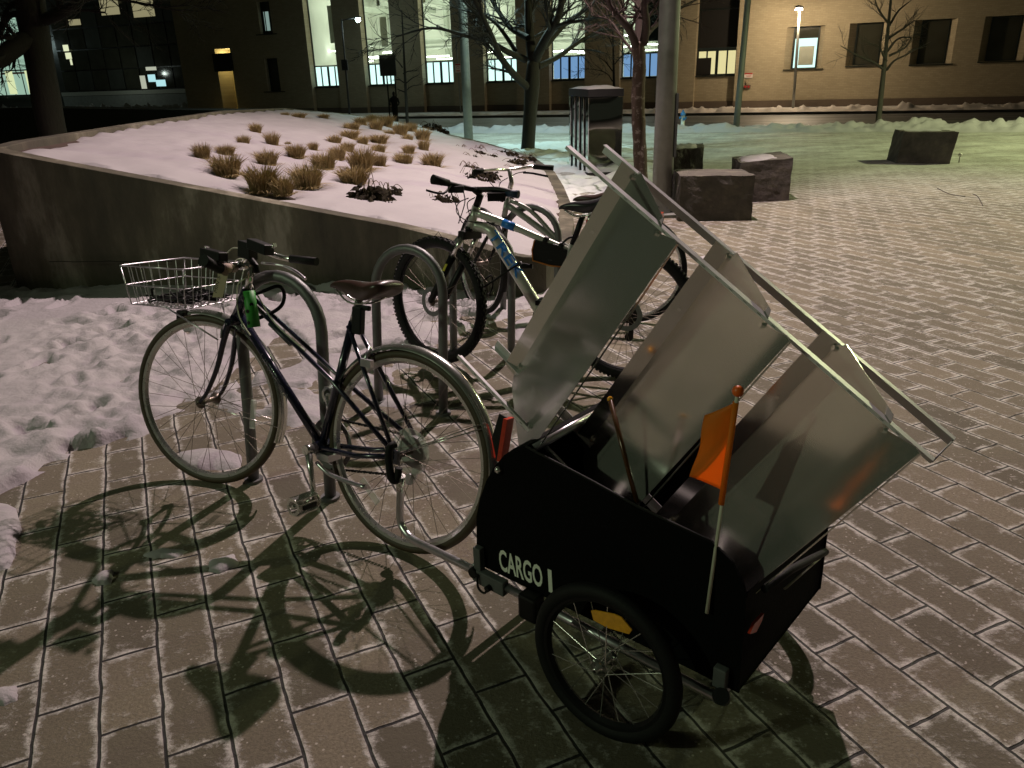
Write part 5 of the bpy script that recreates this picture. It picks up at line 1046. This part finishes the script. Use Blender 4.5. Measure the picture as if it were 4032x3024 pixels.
# ------------------------------------------------------------------ cargo trailer
ta = math.radians(-41.5); tT = V3((math.cos(ta), math.sin(ta), 0)); nT = V3((-tT[1], tT[0], 0)); Z = V3((0, 0, 1)); P0 = gnd(2400, 2510, .18); n0 = P0@nT; WT = .47
def Tp(x, y, off=0.): return plane(x, y, P0+nT*off, nT)
def Tl(t_, n_, z): return tT*t_+nT*(n0+n_)+Z*z
tr = thing('cargo_trailer', 'black two wheeled bicycle trailer lettered CARGO I', 'bicycle trailer', Tl(-.85, .23, 0))
prof = [Tp(*p) for p in ((1878, 2250), (1877, 2165), (1876, 2033), (1890, 1963), (1915, 1893), (1945, 1840), (1985, 1792), (2023, 1766), (2071, 1757), (2113, 1781), (2240, 1846), (2342, 1900), (2511, 1994), (2638, 2054), (2800, 2132), (2880, 2210), (2925, 2300), (2940, 2350), (2911, 2696))]
prof = [Tl(p@tT, 0, p[2]) for p in prof]; prof[-1] = Tl(prof[-1]@tT, 0, .205); prof[0] = Tl(prof[0]@tT, 0, .205)
tmin = prof[0]@tT; tmax = prof[-1]@tT
sh = MB().prism(prof, nT*.006); sh.prism([p+nT*WT for p in prof], nT*.006)
for a, b in list(zip(prof, prof[1:]))[:8]: sh.quad(a+nT*.003, b+nT*.003, b+nT*(WT+.003), a+nT*(WT+.003))
a, b = prof[-2], prof[-1]; ins = tT*-.004
sh.quad(a+ins, b+ins, b+ins+nT*(WT+.004), a+ins+nT*(WT+.004)); sh.quad(prof[0]+Z*.004, prof[-1]+Z*.004, prof[-1]+nT*WT+Z*.004, prof[0]+nT*WT+Z*.004)
cov = sh.build('cover', M['fabric'], tr)
mb = MB(); mb.tube([p for p in prof[8:15]], .003, 6); mb.build('rim_piping', M['rubber'], cov); mb = MB(); mb.tube([p+nT*(WT+.006) for p in prof[8:15]], .003, 6); mb.build('rim_piping', M['rubber'], cov)
a_, b_ = Tp(1970, 2243), Tp(2182, 2336); d_ = unit(b_-a_); text('CARGO', 'lettering', M['white'], cov, a_-nT*.0015, d_, unit(np.cross(d_, nT))*(1 if np.cross(d_, nT)[2] > 0 else -1), .068, .150, .0, .022)
ud_ = unit(np.cross(d_, nT)); ud_ = ud_ if ud_[2] > 0 else -ud_; MB().box(b_-d_*.010-nT*.001+ud_*.033, d_*.0062, nT*.0006, ud_*.034).build('lettering', M['white'], cov)
rb0, rb1 = Tl(tmin-.01, -.008, .185), Tl(tmax-.035, -.008, .172)
MB().tube([rb0, rb1], .0125, 12).build('rail', M['alu'], tr); MB().tube([rb0+nT*(WT-.01), rb1+nT*(WT-.01)], .0125, 12).build('rail', M['alu'], tr)
MB().tube([rb0, rb0+nT*(WT+.02)], .0125, 12).build('cross_tube', M['alu'], tr); MB().tube([rb1-tT*.01, rb1-tT*.01+nT*(WT-.01)], .0125, 12).build('cross_tube', M['alu'], tr)
ftp = prof[8]; MB().tube([ftp+nT*.02-Z*.015, ftp+nT*(WT-.12)-Z*.015], .0125, 12).tube([ftp+nT*(WT-.12)-Z*.015, ftp+nT*(WT-.08)-Z*.012], .0155, 12).tube([ftp+nT*(WT-.08)-Z*.012, ftp+nT*(WT+.03)-Z*.0], .0125, 12).build('top_tube', M['alu'], tr)
MB().ball(Tp(1962, 1850, -.006), .010, 10, 6).build('bolt', M['chrome'], tr)
MB().box(Tp(2838, 2665, -.012), tT*.015, nT*.010, Z*.026).tube([Tp(2840, 2735, -.03), Tp(2846, 2750, .01)], .0175, 12).build('corner_bracket', M['grey'], tr, bevel=.003)
MB().tube([Tp(2838, 2742, -.036), Tp(2838, 2742, -.028)], .0185, 14).build('end_cap', M['rubber'], tr)
MB().box(Tp(1886, 2200, -.012), tT*.013, nT*.010, Z*.038).box(Tp(1884, 2262, -.014), tT*.014, nT*.012, Z*.018).build('corner_bracket', M['grey'], tr, bevel=.003)
MB().box(Tp(1938, 2290, -.014), tT*.050, nT*.012, Z*.022).build('hitch_bracket', M['grey'], tr, bevel=.003); MB().disc(Tp(1868, 2252, -.02), nT, .015, .02, 16).build('hitch_knob', M['rubber'], tr); MB().disc(Tp(1925, 2315, -.03), nT, .009, .02, 12).build('hitch_pin', M['rubber'], tr)
MB().tube(spline([Tp(1880, 2262, -.03), Tp(1882, 2310, -.035), Tp(1905, 2335, -.035), Tp(1925, 2318, -.03)], 5), .0035, 6).build('safety_strap', M['rubber'], tr)
MB().box(Tp(2092, 2385, -.02), tT*.030, nT*.022, Z*.038).build('wheel_guard', M['black'], tr, bevel=.008)
Tt = V3((-.10, 1.80, .190)); tow = [Tl(tmin+.01, -.022, .182), V3((-.12, 1.83, .180)), V3((-.245, 2.0, .135)), V3((-.325, 2.108, .107)), V3((-.362, 2.155, .118)), V3((-.375, 2.175, .150)), V3((-.366, 2.164, .235)), V3((-.358, 2.153, .300))]
MB().tube(spline(tow, 5), .0125, 12).build('tow_bar', M['alu'], tr); MB().tube([V3((-.363, 2.160, .262)), V3((-.356, 2.152, .315))], .0145, 12).build('hitch_sleeve', M['chrome'], tr)
c4 = lambda x, y: (1200+x/1.659, 1300+y/1.659)
MB().tube(spline([Ap(*c4(590, 745), .08), Ap(*c4(555, 770), .10), Ap(*c4(550, 850), .10), Ap(*c4(565, 960), .10), Ap(*c4(600, 980), .09), Ap(*c4(615, 900), .085)], 5), .0125, 8).build('hitch_strap', M['rubber'], tr)
# wheels
wa = math.radians(-39.5); tW = V3((math.cos(wa), math.sin(wa), 0)); wl = math.radians(4); sW = V3((-tW[1], tW[0], 0)); uW = Z*math.cos(wl)+sW*math.sin(wl); cW = V3((.194, 1.430, .197))
w_ = wheel(tr, cW, tW, uW, .1975, .0185, M['rubber'], M['black'], M['chrome'], 20, rimw=.014, rimd=.018, hubr=.016, hubw=.03, sr=.0014, knob=False)
nW = np.cross(tW, uW); nW = nW if nW[1] < 0 else -nW
def Wp(x, y, o=.006): return plane(x, y, cW+nW*o, nW)
pts = [(2330, 2402), (2345, 2400), (2420, 2415), (2450, 2428), (2492, 2478), (2480, 2495), (2430, 2480), (2395, 2470), (2340, 2440)]
MB().prism([Wp(*p) for p in pts], nW*.004).build('spoke_reflector', M['amber'], w_, bevel=.001)
wheel(tr, cW+nT*.665, tT, Z, .1975, .0235, M['rubber'], M['black'], M['chrome'], 20, rimw=.014, rimd=.016, hubr=.016, hubw=.03)
# rear panel fittings
a, b = prof[-2], prof[-1]
def Rp(x, y, o=.004): return plane(x, y, b+tT*o, tT)
q = [Rp(2943, 2492), Rp(2960, 2452), Rp(2998, 2412), Rp(2990, 2440), Rp(2968, 2484)]; MB().prism(q, tT*.006).build('reflector', M['red'], tr)
MB().tube([Rp(3010, 2320, .012), Rp(3110, 2245, .02), Rp(3250, 2172, .03)], .009, 8).build('flap_bar', M['rubber'], tr); MB().tube([Rp(3090, 2318, .01), Rp(3235, 2192, .02)], .0028, 6).build('flap_edge', M['fibre'], tr)
# flag
fb_, ft_ = Tp(2783, 2413, -.012), Tp(2906, 1540, .035); fl = thing('safety_flag', 'orange safety flag on a pale rod standing at the trailer side', 'flag', fb_)
MB().tube([fb_, ft_], .0042, 8).build('rod', M['fibre'], fl); MB().ball(ft_, .0118, 16, 10).build('ball_tip', simple('orange_plastic', (.85, .14, .01), .35), fl)
qa, qb, qc, qd, qe = Tp(2897, 1584, .033), Tp(2779, 1632, .030), Tp(2713, 1876, .017), Tp(2847, 1933, .014), Tp(2758, 1737, .024)
vs = []; N1, N2 = 10, 18
for j in range(N2+1):
    v = j/N2; L_ = qb*(1-v)**2+qe*2*v*(1-v)*1.0+qc*v*v if False else (qb*(1-v)+qc*v)+tT*(.006*math.sin(v*3.1)); R_ = qa*(1-v)+qd*v
    for i in range(N1+1): u = i/N1; vs.append(R_*(1-u)+L_*u-nT*(.012*math.sin(u*2.6)*math.sin(v*2.5+1)+.004*math.sin(v*9)*u))
fs = [(j*(N1+1)+i, j*(N1+1)+i+1, (j+1)*(N1+1)+i+1, (j+1)*(N1+1)+i) for j in range(N2) for i in range(N1)]
o = MB().add(vs, fs, True).build('cloth', M['orange'], fl); md = o.modifiers.new('thick', 'SOLIDIFY'); md.thickness = .0008
MB().tube([qa, qd-unit(ft_-fb_)*.03], .0065, 8).build('sleeve', M['orange'], fl)

# ------------------------------------------------------------------ metal shelving unit lying in the trailer
SC = .80
def sc3(v): return EYE+(V3(v)-EYE)*SC
O_ = sc3((.289, 2.326, 1.272)); pv = unit((.640, -.546, -.540)); qv = unit((-.424, .335, -.842)); qv = unit(qv-pv*(qv@pv)); sv_ = unit((.091, -.909, -.407)); sv_ = unit(sv_-qv*(sv_@qv)); rv = unit(sv_-pv*(sv_@pv))
Lp, ws, Lq, off = 1.2*SC, .2776*SC, .8173*SC, -.2279*SC; AA = [x*SC for x in (.1274, .4879, .8543)]
su = thing('shelving_unit', 'bare galvanised metal shelving unit lying tilted in the trailer', 'shelf', O_)
def angle(P, A_1, B_1, wa=.02, wb=.014, L=Lp):
    # L-section post from P along pv with legs along A_1 and B_1
    th = .0018; mb = MB(); pp = [P, P+A_1*wa, P+A_1*wa+B_1*th, P+A_1*th+B_1*th, P+A_1*th+B_1*wb, P+B_1*wb]
    mb.prism(pp, pv*L); return mb
P1, P2 = O_, O_+sv_*ws+pv*off
for P, A1, B1, wa_, wb_ in ((P1, qv, rv, .021, .014), (P2, qv, -rv, .007, .016), (P1+qv*Lq, -qv, rv, .023, .014), (P2+qv*Lq, -qv, -rv, .010, .018)):
    po = angle(P-A1*.004-B1*.004, A1, B1, wa_, wb_).build('post', M['rail'], su); mb = MB()
    for k in range(1, 26):
        c = P-A1*.004-B1*.0046+pv*(Lp*k/26)+A1*wa_*.5; mb.box(c, pv*.0045, A1*wa_*.06, B1*.0003)
    mb.build('slot', M['shoe'], po)
nrm = unit(np.cross(sv_, qv)); nrm = nrm if nrm@pv < 0 else -nrm
for a in AA:
    C = O_+pv*a; E1 = C-sv_*.004-qv*.012; E2 = C+sv_*ws*1.38-qv*.022; G1 = C-sv_*.004+qv*(Lq+.030); G2 = C+sv_*ws*1.38+qv*(Lq+.035)
    th = nrm*.0012; mb = MB(); cut = .0; mb.prism([E1+qv*.022, E1+sv_*.020, C+sv_*ws*.96-qv*.018, C+sv_*ws*1.03+qv*.008, C+sv_*ws*1.31-qv*.021, E2, G2+sv_*-.02+qv*.03, G1+sv_*.03+qv*.02, G1], th)
    sh_ = mb.build('shelf_panel', M['galv'], su)
    fl_ = unit(nrm*.72-sv_*.55); mb = MB(); mb.prism([E1+qv*.010, G1+qv*-.004, G1-qv*.004+fl_*.040-qv*.012, E1+qv*.010+fl_*.040+qv*.0], np.cross(fl_, qv)*.0012); mb.build('lip', M['galv'], sh_)
    mb = MB(); mb.prism([E2, G2, G2+nrm*-.004, E2+nrm*-.004], sv_*.0012); mb.build('lip', M['galv'], sh_)
    mb = MB()
    for P in (C, C+sv_*ws, C+qv*Lq, C+sv_*ws+qv*Lq): mb.disc(P+nrm*.004+qv*(.014 if (P-C)@qv < .1 else -.014), nrm, .0062, .006, 6); mb.tube([P+qv*.012-rv*.010, P+qv*.012-rv*.003], .006, 6)
    mb.disc(E1*.72+G1*.28+fl_*.016, np.cross(fl_, qv), .005, .004, 10)
    mb.build('bolt', M['chrome'], sh_)
a_, b_ = P1+pv*Lp, P2+pv*Lp; MB().tube([a_, b_], .0018, 5).build('brace_wire', M['steel'], su)
# amber rod leaning in the trailer
c5a, c5b = Tp(2402, 1572, .10), Tp(2508, 1978, .02)
t = thing('reflector_rod', 'thin dark amber rod leaning against the middle shelf', 'rod', c5b); MB().tube([c5a, c5b], .0062, 8).build('rod', simple('dark_amber_plastic', (.07, .026, .006), .25, .2, .2, 30), t); MB().ball(c5a, .0072, 10, 6).build('tip', M['amber'], t)
# small litter of twigs and pebbles on the far paving
t = MB()
for pp in ([(3690, 742), (3740, 765), (3800, 775)], [(3830, 765), (3850, 775), (3870, 812)]): t.tube(spline([gnd(*p)+V3((0, 0, .004)) for p in pp], 5), .0035, 5)
o = t.build('fallen_twig', M['bark']); tag(o, 'thin fallen twig lying on the far paving', 'twig')
